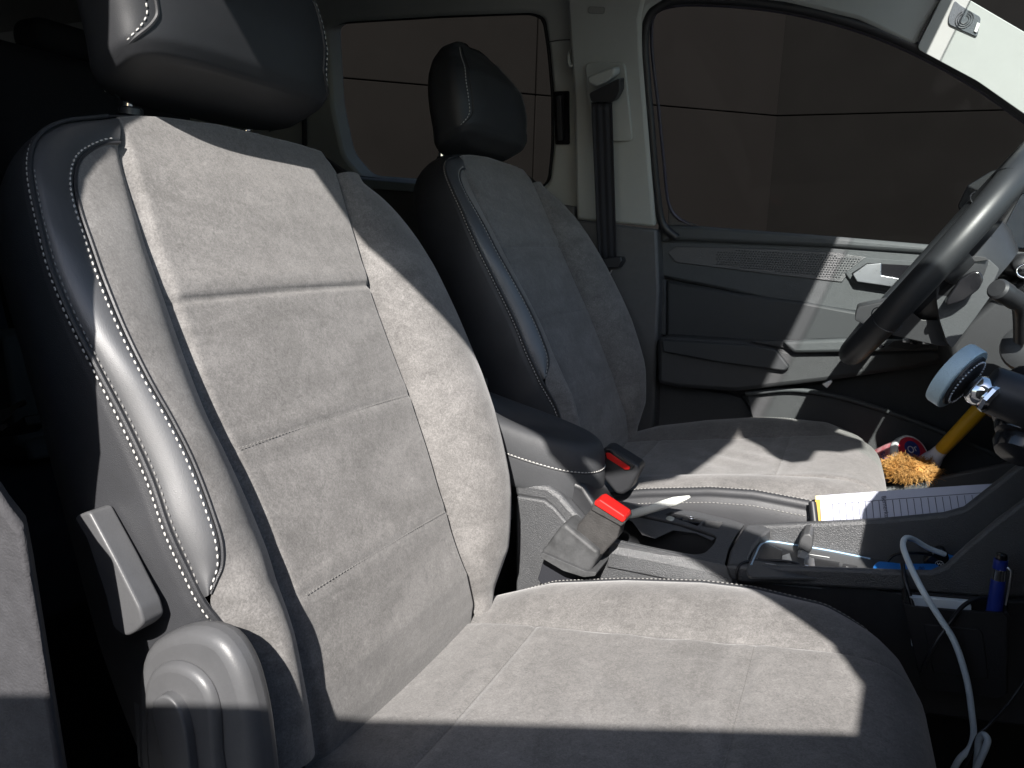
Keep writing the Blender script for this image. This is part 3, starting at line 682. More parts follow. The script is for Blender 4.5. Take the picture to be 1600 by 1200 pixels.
# ---- cushion
cushion = ob('cushion', mesh([np.array([0, 0, 0])], [], False), None, seat)
XC = [-.56, -.50, -.42, -.35, -.29, -.2, -.1, 0, .03, .055, .072, .083, .089, .090, .088]
ZC = [.72, .755, .795, .818, .830, .845, .862, .880, .8835, .881, .871, .855, .83, .79, .68]
EX = [-.56, -.50, -.418, -.305, -.214, -.123, -.067, .008, .06, .08, .086, .087]
EZ = [.70, .73, .775, .836, .861, .879, .884, .880, .862, .848, .82, .68]
path = crv([(a, b) for a, b in zip(XC, ZC)], 150)
epath = crv([(a, b) for a, b in zip(EX, EZ)], 150)
def sect(i, w_):
    """point of the cushion top: i = row along the length, w_ = -1..1 across"""
    aw = abs(w_)
    c = path[i]; e = epath[i]
    # rows of the edge are matched by x
    return c, e
WE = .252; WS = .135
ROWS = 150
xs = path[:, 0]; zs = path[:, 1]
ei = np.array([[np.interp(i, range(150), epath[:, 0]), np.interp(i, range(150), epath[:, 1])] for i in range(150)])
def cpt(i, w_):
    aw = abs(w_); x, z = path[i]
    # edge point at same arc fraction, found by x on the upper part
    if i < 128: zx = np.interp(x, epath[:110, 0], epath[:110, 1]) if x < .06 else np.interp(x, epath[:, 0], epath[:, 1]); xe = x
    xe, ze = (x, np.interp(x, EX[:10], EZ[:10])) if (x < .078 and i < 125) else (x-.004, z-.012)
    if aw <= WS: 
        t = aw/WS; return np.array([x, w_, z+.003*(t**2)])
    t = (aw-WS)/(WE-WS); zz = z*(1-t)+ze*t+.013*math.sin(PI*t)**1.1*np.interp(x, [.0, .08], [1, .2])-.006*t**6
    return np.array([x*(1-t)+xe*t-np.interp(t, [.5, 1], [0, .010])*np.interp(x, [.03, .088], [0, 1]), w_, zz])
def groove(w_): 
    e = abs(abs(w_)-WS); return .0022*math.exp(-(e/.0024)**2)-.0006*math.exp(-((e-.012)/.008)**2)
cseam = [(-.052, .0012), (-.285, .0020)]
def put(i, w_):
    p = cpt(i, w_); d = groove(w_)
    if abs(w_) < WS and i < 128:
        for xx, dp in cseam: d += dp*math.exp(-((p[0]-xx)/.0026)**2)-.0008*math.exp(-((abs(p[0]-xx)-.012)/.008)**2)
        # creases pressed into the nap
        d += .0012*math.sin(p[0]*90+w_*60+2*math.sin(w_*22))*math.exp(-((p[0]+.13)/.10)**2)
    p = p.copy(); p[2] -= d; fx = min(1, max(0, p[0]/.088))
    p[0] += fx**1.5*(.016*(1-(min(1, abs(w_)/.25))**2.2)-.014*max(0, (abs(w_)-.13)/.12)**2)
    return np.array([p[0], p[1]+.575, p[2]])-SO
ws_c = np.concatenate([np.linspace(-WS, -WS+.014, 8), np.linspace(-WS+.014, WS-.014, 46)[1:-1], np.linspace(WS-.014, WS, 8)])
fine = np.unique(np.concatenate([np.linspace(0, 149, 150), np.arange(0, 128, .5)]))
def lerp_rows(f, w_):
    i = int(f); j = min(149, i+1); t = f-i; return put(i, w_)*(1-t)+put(j, w_)*t
grid('seat_panel', [[lerp_rows(f, w_) for w_ in ws_c] for f in fine], SUEDE, cushion)
for s in (-1, 1):
    wsb = np.concatenate([np.linspace(WS, WS+.014, 8), np.linspace(WS+.014, WE-.009, 22)[1:]])
    grid('bolster', [[lerp_rows(f, s*w_) for w_ in wsb] for f in fine[::2]], SUEDE, cushion, flip=(s < 0))
    # leather side of the cushion
    G = []
    for i in range(0, 150, 2):
        p = put(i, s*(WE-.009)); row = []
        for dz, dw in ((0, 0), (-.0012, .0012), (-.0014, .003), (-.0010, .005), (.0005, .0075), (.004, .0090), (.008, .0092), (.0105, .0082), (.0125, .0098), (.018, .012), (.03, .015), (.055, .016), (.09, .013), (.14, .008), (.2, -.004)):
            fr = 1 if i < 120 else max(.0, 1-(i-120)/30*1.0)
            q = p+np.array([0, s*dw, -dz*((.35+.65*fr) if dz > 0 else 1)])
            row.append(q)
        G.append(row)
    cs = grid('side_panel', G, LEATHER, cushion, flip=(s > 0))
    stitches('stitching', [g_[2]+np.array([0, 0, .0003]) for g_ in G[10:66]], THREAD_M, cs, .0052, .0030, .0006)
    stitches('stitching', [g_[9]+np.array([0, s*.0006, .0004]) for g_ in G[10:64]], THREAD_M, cs, .0052, .0030, .0006)
for xx, _ in cseam:
    k = int(np.argmin(abs(path[:128, 0]-xx)))
    stitches('seam_stitching', [put(k, w_)+np.array([0, 0, .0012]) for w_ in np.linspace(-WS+.004, WS-.004, 30)], THREAD_D, cushion, .0042, .0024, .00042)
# seat base under the cushion
box('seat_base', (0.16, 0, -.02), (.46, .44, .14), PLASTIC_S, seat, .02)

# ---- recliner cover and lever on the outboard side
def ssl(name, px, y, th, m, bv, r=0, parent=None):
    pts = [(a, b, 0) for a, b in px]
    if r: pts = rnd(pts, r, 5)
    return slab(name, [Yp(p[0], p[1], y)-SO for p in pts], (0, th, 0), m, parent or seat, bevel=bv, seg=4) if True else None
def blob(px, n=60): return [tuple(p) for p in crv([(a, b) for a, b in px], n, True)]
RC = mat('recliner_plastic', (.085, .086, .09), .42, .5, bump=.2, bscale=900, bdist=.0005, noise=.15, nscale=50)
rc = ssl('recliner_cover', blob([(209, 1120), (213, 1052), (226, 1014), (256, 994), (300, 986), (338, 1000), (368, 1042), (388, 1105), (400, 1180), (408, 1280), (400, 1350), (300, 1370), (230, 1330), (213, 1220)]), .334, .024, RC, .009)
ssl('cover_step', blob([(222, 1120), (224, 1070), (238, 1046), (264, 1038), (294, 1047), (318, 1070), (332, 1104), (338, 1180), (345, 1290), (290, 1320), (240, 1290), (226, 1200)]), .327, .012, RC, .006, parent=rc)
ssl('cover_boss', blob([(236, 1106), (242, 1092), (256, 1087), (273, 1100), (286, 1130), (296, 1200), (302, 1280), (275, 1290), (256, 1200), (244, 1150)]), .320, .012, RC, .005, parent=rc)
lv = ssl('recliner_lever', [(114, 808), (138, 798), (180, 876), (218, 952), (224, 976), (212, 988), (196, 996), (176, 982), (162, 925), (134, 842)], .322, .018, RC, .009, 8)
ssl('side_cover', [(192, 990), (216, 992), (230, 1000), (290, 1010), (290, 1200), (215, 1200), (206, 1060)], .350, .02, RC, .006, 5)

# ------------------------------------------------------------------ driver seat: a copy of every part
def copy_tree(o, parent=None):
    c = o.copy(); COL.objects.link(c)
    if parent is not None: c.parent = parent
    for ch in list(o.children): copy_tree(ch, c)
    return c
seat2 = copy_tree(seat)
seat2.location = (SO[0]-.005, 1.236, SO[2]+.060)
seat2['label'] = 'driver seat in the shade of the cabin, farther away beside the steering wheel'
piv = Vector(loc(0, .60, -.02)); ra = -math.radians(3.0)
Rb = Matrix.Translation(piv) @ Matrix.Rotation(ra, 4, 'Y') @ Matrix.Translation(-piv)
for ch in list(seat2.children):
    nm = ch.name.split('.')[0]
    if nm == 'backrest': ch.matrix_local = Rb
    if nm == 'cushion': ch.matrix_local = Matrix.Translation((-.020, 0, 0))
    if nm == 'headrest':
        zc = Vector((0, 0, .76))
        ch.matrix_local = Matrix.Translation((-.008, -.018, -.012)) @ Rb @ Matrix.Translation(zc) @ Matrix.Diagonal((1, 1, .96, 1)) @ Matrix.Translation(-zc)
    if nm in ('recliner_cover', 'recliner_lever', 'side_cover'):      # these sit on the outboard side only
        for s_ in list(ch.children): bpy.data.objects.remove(s_)
        bpy.data.objects.remove(ch)

# ================================================================== REAR SEATS
def soft(name, c, s, m, parent=None, bevel=.03, rot=None): return box(name, c, s, m, parent, bevel, rot, 5)
REARF = mat('rear_seat_fabric', (.030, .032, .042), .8, .2, bump=.5, bscale=500)
for k, yc in enumerate((.62, 1.18)):
    rs = thing('rear_bench', ['dark rear seat seen behind the passenger headrest', 'dark rear seat seen low between the two front seats'][k], 'car seat', 'rear seats', (-1.45, yc, .80))
    soft('seat_cushion', (.22, 0, -.02), (.5, .50, .16), REARF, rs)
    soft('backrest', (-.10, 0, .50), (.14, .50, .66), REARF, rs, .05, Matrix.Rotation(-.25, 3, 'Y'))
    h = soft('headrest', (-.20, .02, .865), (.10, .26, .07), REARF, rs, .03)
# loose items glimpsed at the far left
rb = thing('rear_belt_buckle', 'folded pale belt webbing with a metal tongue on the rear seat at the left edge', 'seat belt', None, tuple(Yp(20, 655, .62)))
ro = Yp(20, 655, .62)
G = []
for t in np.linspace(0, 1, 14):
    a = Yp(-30+70*t, 672-38*t+6*math.sin(t*5), .62)-ro; b = Yp(-30+72*t, 655-26*t, .66)-ro+np.array([0, 0, .0])
    G.append([a*(1-s)+b*s+np.array([0, 0, .004*math.sin(s*6+t*7)]) for s in np.linspace(0, 1, 10)])
wb = grid('webbing', G, mat('pale_webbing', (.17, .165, .15), .8, bump=.8, bscale=500), rb); wb.modifiers.new('s', 'SOLIDIFY').thickness = .0015
slab('tongue', [Yp(a, b, .615)-ro for a, b in [(-5, 665), (6, 662), (10, 668), (4, 674), (-6, 672)]], (0, .004, 0), CHROME, rb, bevel=.0006)
slab('buckle', [Yp(a, b, .625)-ro for a, b in [(-20, 668), (18, 664), (36, 650), (40, 668), (30, 680), (-20, 686)]], (0, .03, 0), BLACK, rb, bevel=.003)
bag = slab('storage_box', [Yp(a, b, .74) for a, b in [(-60, 520), (-10, 515), (6, 530), (22, 640), (24, 690), (34, 692), (42, 700), (50, 722), (-60, 722)]], (0, .12, 0), mat('dull_green_grey', (.06, .065, .062), .7), None, bevel=.006)
tag(bag, 'dull grey-green box standing behind the passenger seat at the left edge', 'box')

# ================================================================== CENTRE CONSOLE
co = np.array([-.1, .92, .55])
con = thing('centre_console', 'black grained centre console running between the two front seats', 'console', None, tuple(co))
def cs_(name, pts, th, m, bv=.003, parent=None, holes=()): return slab(name, [np.array(p)-co for p in pts], th, m, parent or con, [[np.array(p)-co for p in h] for h in holes], bevel=bv, seg=3)
yN, yF = .862, .946
zt = .883
def ZT(px, py, z=zt): return on(px, py, (0, yN, z), (0, -.28, 1))
# near flank (grained, lit by the sun at the back)
nf = [Yp(a, b, yN) for a, b in [(806, 775), (850, 782), (866, 794), (914, 850), (958, 862), (1060, 882), (1128, 896), (1152, 904), (1160, 940), (1100, 1000), (806, 1000)]]
cs_('near_flank', nf, (0, .012, 0), PLASTIC, .003)
# near rail: the top face that catches light
def strip_face(name, a, b, m, th=(0, 0, -.02), bv=.002): return cs_(name, list(a)+list(b)[::-1], th, m, bv)
railA = [Yp(a, b, yN-.004) for a, b in [(950, 863), (1060, 884), (1128, 898), (1146, 903)]]
def lift(P, dy, dz): return [p+np.array([0, dy, dz]) for p in P]
strip_face('near_rail', railA, [ZT(a, b) +np.array([0, 0, .001]) for a, b in [(954, 842), (1060, 864), (1122, 875), (1134, 884)]], PLASTIC)
# cup holder block with a real well
deck = [ZT(*q) for q in [(905, 765), (960, 781), (1000, 788), (1041, 793), (1090, 800), (1142, 812), (1163, 819), (1150, 836), (1138, 858), (1132, 882), (1060, 868), (958, 848), (900, 836)]]
well = [(945, 786), (985, 795), (1000, 804), (1060, 817), (1100, 829), (1121, 838), (1116, 850), (1102, 864), (1085, 867), (1030, 857), (975, 845), (945, 838)]
well3 = rnd([ZT(a, b) for a, b in well], .006)
tray1 = rnd([ZT(a, b) for a, b in [(1049, 799), (1099, 812), (1090, 822), (1038, 804)]], .002); tray2 = rnd([ZT(a, b) for a, b in [(1102, 813), (1130, 816), (1122, 827), (1095, 822)]], .002)
cs_('deck', deck, (0, 0, -.004), PLASTIC, .0012, None, [well3, tray1, tray2])
def tub(name, ring, depth, m, shrink=.88):
    c = np.mean(ring, axis=0); a = [np.array(p)-co for p in ring]; b = [(c+(np.array(p)-c)*shrink-np.array([0, 0, depth]))-co for p in ring]
    n = len(a); V = a+b+[(c-np.array([0, 0, depth]))-co]; F = [(i, (i+1) % n, n+(i+1) % n, n+i) for i in range(n)]+[(n+i, n+(i+1) % n, 2*n) for i in range(n)]
    o = ob(name, mesh(V, F), m, con); auto(o, 40); return o
tub('cup_holder', [p+np.array([0, 0, -.002]) for p in well3], .075, PLASTIC_S)
tub('coin_tray', [p+np.array([0, 0, -.002]) for p in tray1], .012, PLASTIC_S, .97); tub('coin_tray', [p+np.array([0, 0, -.002]) for p in tray2], .010, PLASTIC_G, .97)
# divider rib inside the cup holder
cs_('cup_divider', [ZT(a, b, zt-.002)+np.array([0, -.006, 0]) for a, b in [(945, 788), (985, 797), (1000, 806), (1060, 819), (1118, 838), (1113, 842), (1090, 831), (1053, 826), (1025, 839), (1005, 833), (989, 812), (978, 808), (945, 806)]], (0, .003, -.002), PLASTIC, .0006)
# rear ridge that rises to the armrest
rg = [Yp(a, b, .866) for a, b in [(804, 752), (856, 760), (874, 773), (930, 838), (925, 850), (905, 846), (864, 796), (850, 784), (804, 776)]]
cs_('rear_ridge', rg, (0, .022, 0), PLASTIC, .006)
cs_('rear_body', [Yp(a, b, .885) for a, b in [(800, 740), (880, 744), (912, 760), (946, 812), (940, 850), (800, 850)]], (0, .065, 0), PLASTIC_S, .006)
# gear tray: floor, near wall, far wall rising to the dash
nw = [Yp(a, b, yN-.006) for a, b in [(1133, 884), (1160, 884), (1310, 889), (1400, 893), (1455, 894), (1478, 884), (1512, 852), (1560, 812), (1620, 768), (1720, 690), (1720, 930), (1560, 936), (1400, 924), (1160, 912), (1140, 906)]]
cs_('near_wall', nw, (0, .010, 0), PLASTIC, .004)
nl = [Yp(a, b, yN+.004) for a, b in [(1140, 905), (1280, 916), (1400, 926), (1560, 938), (1720, 942), (1720, 1150), (1140, 1080)]]
cs_('near_lower_wall', nl, (0, .012, 0), PLASTIC_S, .003)
fw_ = [Yp(a, b, yF) for a, b in [(1166, 822), (1280, 817), (1380, 812), (1475, 803), (1507, 794), (1530, 776), (1558, 754), (1610, 712), (1700, 640), (1700, 960), (1160, 890)]]
cs_('far_wall', fw_, (0, .012, 0), PLASTIC, .005)
cs_('tray_floor', [(-.09, yN+.003, .888), (.5, yN+.003, .892), (.5, yF, .892), (-.09, yF, .888)], (0, 0, -.01), PLASTIC_S, 0)
# tray rear cheek: raised lip between cup holder and tray
ck = [ZT(a, b, zt+.004) for a, b in [(1167, 818), (1190, 820), (1206, 826), (1186, 842), (1174, 862), (1166, 884), (1136, 883), (1141, 860), (1153, 838)]]
cs_('tray_lip', rnd(ck, .004), (0, 0, -.016), PLASTIC, .003)
# gear plate with its pale frame
zg = .894
def G3(a, b, dz=0): return Zp(a, b, zg+dz)
plate = rnd([G3(a, b) for a, b in [(1166, 890), (1182, 848), (1202, 841), (1300, 855), (1385, 872), (1430, 884), (1400, 905), (1170, 900)]], .005)
gp_ = cs_('gear_plate', plate, (0, 0, -.004), PLASTIC_G, .001)
tube('plate_frame', crv([G3(a, b, .0006)-co for a, b in [(1174, 882), (1180, 868), (1190, 850), (1202, 846), (1240, 851), (1300, 861), (1360, 873)]], 40), .0011, mat('frame_blue_chrome', (.30, .46, .62), .35, .8), gp_)
for pts in ([(1184, 872), (1194, 852), (1222, 862), (1218, 876)], [(1276, 873), (1312, 878), (1308, 895), (1272, 888)], [(1318, 880), (1340, 884), (1336, 893), (1315, 888)]):
    cs_('plate_field', rnd([G3(a, b, .0012) for a, b in pts], .002), (0, 0, -.0016), PLASTIC_S, .0004, gp_)
for pts in ([(1222, 868), (1234, 864), (1238, 878), (1222, 876)], [(1258, 868), (1272, 872), (1274, 886), (1256, 882)]):
    cs_('gear_gate', rnd([G3(a, b, .002) for a, b in pts], .002), (0, 0, -.003), SATIN, .0006, gp_)
for a, b, c_, d in ((1202, 851, 1222, 860), (1264, 866, 1296, 871), (1322, 886, 1336, 888), (1196, 880, 1222, 884)):
    tube('plate_line', [G3(a, b, .0014)-co, G3(c_, d, .0014)-co], .0004, mat('pale_line', (.5, .52, .52), .4), gp_, 5)
# gear lever (short selector)
gl_ = thing('gear_selector', 'short grey and silver gear selector standing in the console tray', 'gear lever', None, tuple(G3(1250, 880)))
g0 = G3(1248, 880)
def gsl(name, px, y, th, m, bv): return slab(name, [Yp(a, b, y)-g0 for a, b in px], (0, th, 0), m, gl_, bevel=bv, seg=3)
gsl('lever_stem', [(1236, 884), (1245, 866), (1250, 852), (1266, 853), (1263, 868), (1256, 889)], .905, .024, mat('lever_silver', (.36, .37, .37), .3, .6), .003)
gsl('lever_knob', [(1243, 862), (1249, 842), (1254, 835), (1263, 834), (1268, 840), (1267, 858), (1262, 866), (1250, 858)], .899, .036, PLASTIC_G, .0035)
# pale items in the coin tray
coin = thing('coin_tray_items', 'pale stone and dark key fob pieces lying in the small console tray', 'keys', None, tuple(ZT(1060, 808)))
z0 = ZT(1060, 808)
lathe('pale_pebble', [(.001, -.003), (.006, -.001), (.007, .001), (.004, .004), (.001, .0045)], mat('pale_pebble', (.45, .47, .42), .4), coin, ZT(1048, 809)-z0-np.array([0, 0, .003]), (.1, .1, 1), 16)
for a, b, s in ((1060, 806, (.014, .008, .006)), (1072, 810, (.010, .010, .007)), (1082, 812, (.018, .009, .006)), (1055, 803, (.008, .004, .004))):
    box('fob_piece', ZT(a, b)-z0-np.array([0, 0, .005]), s, BLACK, coin, .0015, Matrix.Rotation(random.random(), 3, 'Z'))
tube('key_ring', [ZT(1080, 810)-z0+np.array([.004*math.cos(t), .004*math.sin(t), .001]) for t in np.linspace(0, 2*PI, 20)], .0005, CHROME, coin, 6)
# armrest
am = bpy.data.meshes.new('m'); 
def armrest():
    # horizontal outline (x,y) rounded nose, lofted through heights
    nose = [(-.62, .868), (-.45, .862), (-.36, .866), (-.315, .880), (-.291, .905), (-.284, .93), (-.288, .955), (-.305, .975), (-.35, .988), (-.45, .99), (-.62, .985)]
    C = crv([(a, b) for a, b in nose], 90); cx, cy = -.46, .926; rows = []
    for z, k, sh in ((.918, .80, 0), (.914, .93, 0), (.920, .985, 0), (.932, 1.0, .0), (.950, 1.0, .0), (.957, .995, 0), (.959, .985, 0), (.963, .995, 0), (.976, .985, 0), (.988, .95, 0), (.996, .88, 0), (1.000, .74, 0), (1.002, .5, 0), (1.003, .2, 0), (1.003, .001, 0)):
        rows.append([np.array([cx+(p[0]-cx)*((1-(1-k)*.55) if k > .6 else .78*k/.6), cy+(p[1]-cy)*k, z+(-.20)*(p[0]+.30)]) -co for p in C])
    n = len(C); V = [p for r in rows for p in r]; F = [(i*n+j, i*n+j+1, (i+1)*n+j+1, (i+1)*n+j) for i in range(len(rows)-1) for j in range(n-1)]
    return rows, mesh(V, F)
rows_, me_ = armrest()
ar = ob('armrest', me_, mat('armrest_leather', (.050, .052, .056), .6, .4, bump=.4, bscale=850, btype='voronoi', bdist=.0006, noise=.15, nscale=25), con); fix_normals(me_); ar.modifiers.new('s', 'SUBSURF').levels = 1
for ri, dz in ((6, .0),):
    stitches('stitching', [p+np.array([0, -.0012, .0034]) for p in rows_[5][15:62]], THREAD, ar, .0052, .0034, .0008)
    tube('piping', [p+np.array([0, -.0006, 0]) for p in rows_[6][2:88]], .0013, LEATHER, ar, 6)

# ================================================================== BELT BUCKLES
RED = mat('red_button', (.55, .012, .010), .5, .25, noise=.1, nscale=60)
bk1 = thing('belt_buckle', 'upright grey buckle with bright red button beside the passenger seat', 'seat belt buckle', 'belt buckles', tuple(Yp(920, 830, .84)))
b0 = Yp(920, 830, .84)
def ks(name, px, y, th, m, bv, r=3, parent=None): return slab(name, [Yp(p[0], p[1], y)-b0 for p in rnd([(a, b, 0) for a, b in px], r)], (0, th, 0), m, parent or bk1, bevel=bv, seg=3)
BUCK = mat('buckle_plastic', (.055, .053, .052), .5, .4, bump=.6, bscale=500, noise=.5, nscale=60)
BUCKS = mat('sleeve_plastic', (.085, .087, .09), .55, .3, noise=.55, nscale=45, bump=.2, bscale=300)
ks('buckle_body', [(924, 795), (970, 820), (964, 842), (940, 868), (934, 867), (899, 838), (902, 820)], .822, .026, BUCK, .005, 3)
ks('buckle_head', [(926, 785), (932, 782), (976, 810), (977, 817), (970, 823), (923, 797)], .819, .031, BUCK, .003, 2)
ks('release_button', [(929, 783), (937, 780), (976, 806), (977, 813), (972, 817), (928, 789)], .8165, .026, RED, .003, 2)
ks('sleeve', [(876, 822), (883, 820), (934, 862), (934, 872), (920, 897), (912, 900), (848, 868), (846, 862)], .812, .044, BUCKS, .005, 3)
ks('sleeve_flange', [(843, 866), (848, 864), (915, 893), (932, 894), (930, 900), (912, 902), (880, 892), (846, 872)], .806, .055, BUCKS, .002, 2)
ks('strap', [(850, 872), (905, 898), (900, 930), (860, 930), (840, 905)], .835, .006, WEBB, .001, 2)
bk2 = thing('belt_buckle', 'black buckle with dull red button beside the armrest and driver seat', 'seat belt buckle', 'belt buckles', tuple(Yp(968, 735, .975)))
b2_ = Yp(968, 735, .975)
def ks2(name, px, y, th, m, bv, r=3): return slab(name, [Yp(p[0], p[1], y)-b2_ for p in rnd([(a, b, 0) for a, b in px], r)], (0, th, 0), m, bk2, bevel=bv, seg=3)
ks2('buckle_body', [(942, 700), (952, 699), (998, 728), (999, 736), (984, 766), (972, 774), (962, 772), (936, 740)], .955, .034, PLASTIC_S, .006, 4)
ks2('buckle_slot', [(946, 704), (953, 703), (992, 728), (986, 735), (946, 712)], .9535, .003, BLACK, .0006, 2)
ks2('release_button', [(946, 708), (952, 708), (984, 730), (983, 734), (976, 734), (948, 716)], .951, .008, RED, .0015, 1.5)

# ================================================================== DASHBOARD SIDE, STEERING COLUMN, WHEEL
do = np.array([.4, .92, .9])
dash = thing('dashboard', 'black grained dashboard at the right edge behind the steering wheel', 'dashboard', None, tuple(do))
def ds(name, pts, th, m, bv=.004, parent=None): return slab(name, [np.array(p)-do for p in pts], th, m, parent or dash, bevel=bv, seg=3)
# main body across the car
prof_d = [(.34, .98), (.27, 1.08), (.255, 1.17), (.30, 1.215), (.42, 1.235), (.98, 1.12), (1.1, .95), (.8, .7), (.45, .7)]
ds('dash_body', [(x, 1.54, z) for x, z in prof_d], (0, -1.26, 0), PLASTIC, .012)
ds('passenger_top', [(.34, .22, 1.10), (.18, .36, 1.13), (.166, .463, 1.15), (.163, .488, 1.15), (.140, .58, 1.15), (.126, .645, 1.15), (.135, .70, 1.15), (.20, .78, 1.13), (.34, .80, 1.12)], (0, 0, .05), PLASTIC, .012)
# left end of the dash reaching towards the door, with its light wedge
de = [Yp(a, b, 1.30) for a, b in [(1452, 470), (1500, 425), (1530, 400), (1560, 396), (1620, 400), (1720, 420), (1720, 720), (1600, 640), (1540, 600), (1490, 560), (1484, 530)]]
ds('dash_end', de, (0, .2, 0), PLASTIC, .006)
# lower knee panel below the column
kp = [Yp(a, b, 1.24) for a, b in [(1484, 540), (1510, 505), (1560, 462), (1620, 420), (1720, 420), (1720, 760), (1600, 690), (1530, 640), (1492, 590)]]
ds('knee_panel', kp, (0, .28, 0), PLASTIC_S, .008)
# centre stack edge (near, dark, running down to the console)
st = [Yp(a, b, .872) for a, b in [(1600, 766), (1640, 730), (1720, 640), (1760, 640), (1760, 1000), (1610, 940), (1590, 800)]]
ds('centre_stack', [Yp(a, b, .98) for a, b in [(1582, 640), (1590, 600), (1640, 560), (1760, 540), (1760, 900), (1640, 760), (1604, 735), (1590, 690)]], (0, -.10, 0), PLASTIC_S, .010)
# driver instrument binnacle sliver
ds('binnacle', [Yp(a, b, 1.20) for a, b in [(1578, 412), (1600, 398), (1700, 390), (1700, 440), (1590, 432)]], (0, .25, 0), PLASTIC_S, .008)
tube('binnacle_ring', [Yp(1606+18*math.cos(t), 424+11*math.sin(t), 1.19)-do for t in np.linspace(1.6, 5.0, 24)], .0015, CHROME, dash)

# steering column + wheel
wc = Yp(1463, 404, 1.205)
wheel = thing('steering_wheel', 'black leather steering wheel seen edge on at the right', 'steering wheel', None, tuple(wc))
ta = math.radians(33.5)
wn = Vector((-math.cos(ta), .035, math.sin(ta))).normalized()      # rim normal, towards the driver
Rw = frame(wn, (0, 1, 0)); RIM = .168
def wpt(ang, r=RIM, h=0): return Rw @ Vector((r*math.cos(ang), r*math.sin(ang), h))
V, F = [], []; na, nb = 96, 18
for i in range(na):
    t = 2*PI*i/na; c = wpt(t); er = (wpt(t)).normalized()
    for k in range(nb):
        p = 2*PI*k/nb; r1 = .0188+.0015*math.cos(2*p)+.0012*math.exp(-((((t+PI/4) % PI)-PI/2)/.25)**2)
        V.append(c+er*(r1*math.cos(p))+wn*(r1*math.sin(p)*1.02))
for i in range(na):
    for k in range(nb):
        a = i*nb+k; b = i*nb+(k+1) % nb; c = ((i+1) % na)*nb+(k+1) % nb; d = ((i+1) % na)*nb+k; F.append((a, b, c, d))
rim = ob('rim', mesh(V, F), mat('wheel_leather', (.022, .024, .027), .42, .5, bump=.2, bscale=1000, btype='voronoi', bdist=.0004, noise=.15, nscale=20), wheel); fix_normals(rim.data)
for t in (PI*.80, PI*1.22, PI*.2, PI*1.78):                     # leather joints across the rim
    c = wpt(t); er = c.normalized(); tube('rim_seam', [c+er*(.0202*math.cos(p))+wn*(.0202*math.sin(p)) for p in np.linspace(0, 2*PI, 30)], .0007, RUBBER, rim, 5)
lathe('hub', [(.01, -.075), (.065, -.07), (.080, -.045), (.084, -.03), (.074, -.018), (.03, -.010), (.005, -.008)], PLASTIC_S, wheel, (0, 0, 0), wn, 36)
for t in (0, PI, -PI/2 if True else 0):
    a = np.array(wpt(t, .055, -.035)); b = np.array(wpt(t, RIM-.005, -.004)); m_ = (a+b)/2
    e = (Vector(b)-Vector(a)); box('spoke', m_, (e.length, .042, .018), PLASTIC_S, wheel, .006, Matrix((e.normalized(), wn.cross(e.normalized()), wn)).transposed())
colm = thing('steering_column', 'grey steering column cover with stalks behind the wheel', 'steering column', None, tuple(wc+np.array([.08, 0, -.03])))
cc = wc+np.array([.08, 0, -.03])
def csl(name, px, y, th, m, bv=.006, r=4, parent=None): return slab(name, [Yp(p[0], p[1], y)-cc for p in rnd([(a, b, 0) for a, b in px], r)], (0, th, 0), m, parent or colm, bevel=bv, seg=4)
COLG = mat('column_grey', (.045, .049, .053), .45, .5, bump=.3, bscale=900)
csl('column_cover', [(1470, 420), (1500, 410), (1520, 398), (1544, 404), (1562, 420), (1548, 450), (1560, 446), (1525, 495), (1488, 544), (1480, 536), (1468, 500), (1462, 460)], 1.13, .12, COLG, .014)
csl('column_lower', [(1340, 480), (1400, 468), (1440, 500), (1522, 500), (1486, 540), (1470, 541), (1380, 520), (1335, 500)], 1.16, .10, PLASTIC_S, .012)
stalk = csl('paddle', [(1478, 470), (1500, 436), (1520, 424), (1532, 424), (1538, 436), (1530, 452), (1506, 470), (1480, 478)], 1.10, .012, BLACK, .004, 6)
csl('column_top', [(1500, 398), (1540, 402), (1545, 406), (1512, 410), (1490, 412)], 1.12, .12, PLASTIC_S, .003, 1)
# wiper stalk with round end
sa = Yp(1557, 450, 1.02)-cc; sb = Yp(1588, 470, 1.05)-cc; sc_ = Yp(1594, 480, 1.07)-cc; sd = Yp(1596, 530, 1.12)-cc
lathe('wiper_stalk', [(.001, -.001), (.010, 0), (.0125, .003), (.0125, .020), (.0115, .022), (.0118, .04), (.010, .044), (.003, .046)], PLASTIC_S, colm, sa, tuple(sb-sa), 28)
tube('stalk_arm', crv([sb, sc_, sd], 12), .009, PLASTIC_S, colm, 14)
lathe('stalk_boot', [(.02, 0), (.03, .004), (.032, .02)], PLASTIC_S, colm, sd+np.array([0.01, .01, -.01]), (.2, .9, -.2), 24)

# ================================================================== PHONE HOLDER
KH = .78
def lh(n_, prof_, *a): return lathe(n_, [(r*KH, h*KH) for r, h in prof_], *a)
pho = Yp(1510, 590, .46)
phn = thing('phone_holder', 'magnetic phone holder with pale blue metal ring on a black ball joint', 'phone holder', None, tuple(pho))
pd0 = Yp(1495, 588, .46)-pho
axn = np.array(Yp(1525, 604, .46)-Yp(1495, 586, .46)); axn /= np.linalg.norm(axn); axn = axn+np.array([.0, -.42, .0]); axn /= np.linalg.norm(axn)
ICE = mat('ice_blue_metal', (.50, .64, .70), .38, .5, metal=.4, bump=.6, bscale=1800)
lh('ring', [(.020, -.006), (.0232, -.0055), (.0238, -.004), (.0238, .004), (.0232, .0048), (.020, .005)], ICE, phn, pd0, axn, 64)
lh('face_pad', [(.001, -.0065), (.0195, -.0064), (.0205, -.0055)], RUBBER, phn, pd0, axn, 40)
bk_ = lh('back_plate', [(.0202, .004), (.0196, .0062), (.014, .0075), (.008, .008)], RUBBER, phn, pd0, axn, 48)
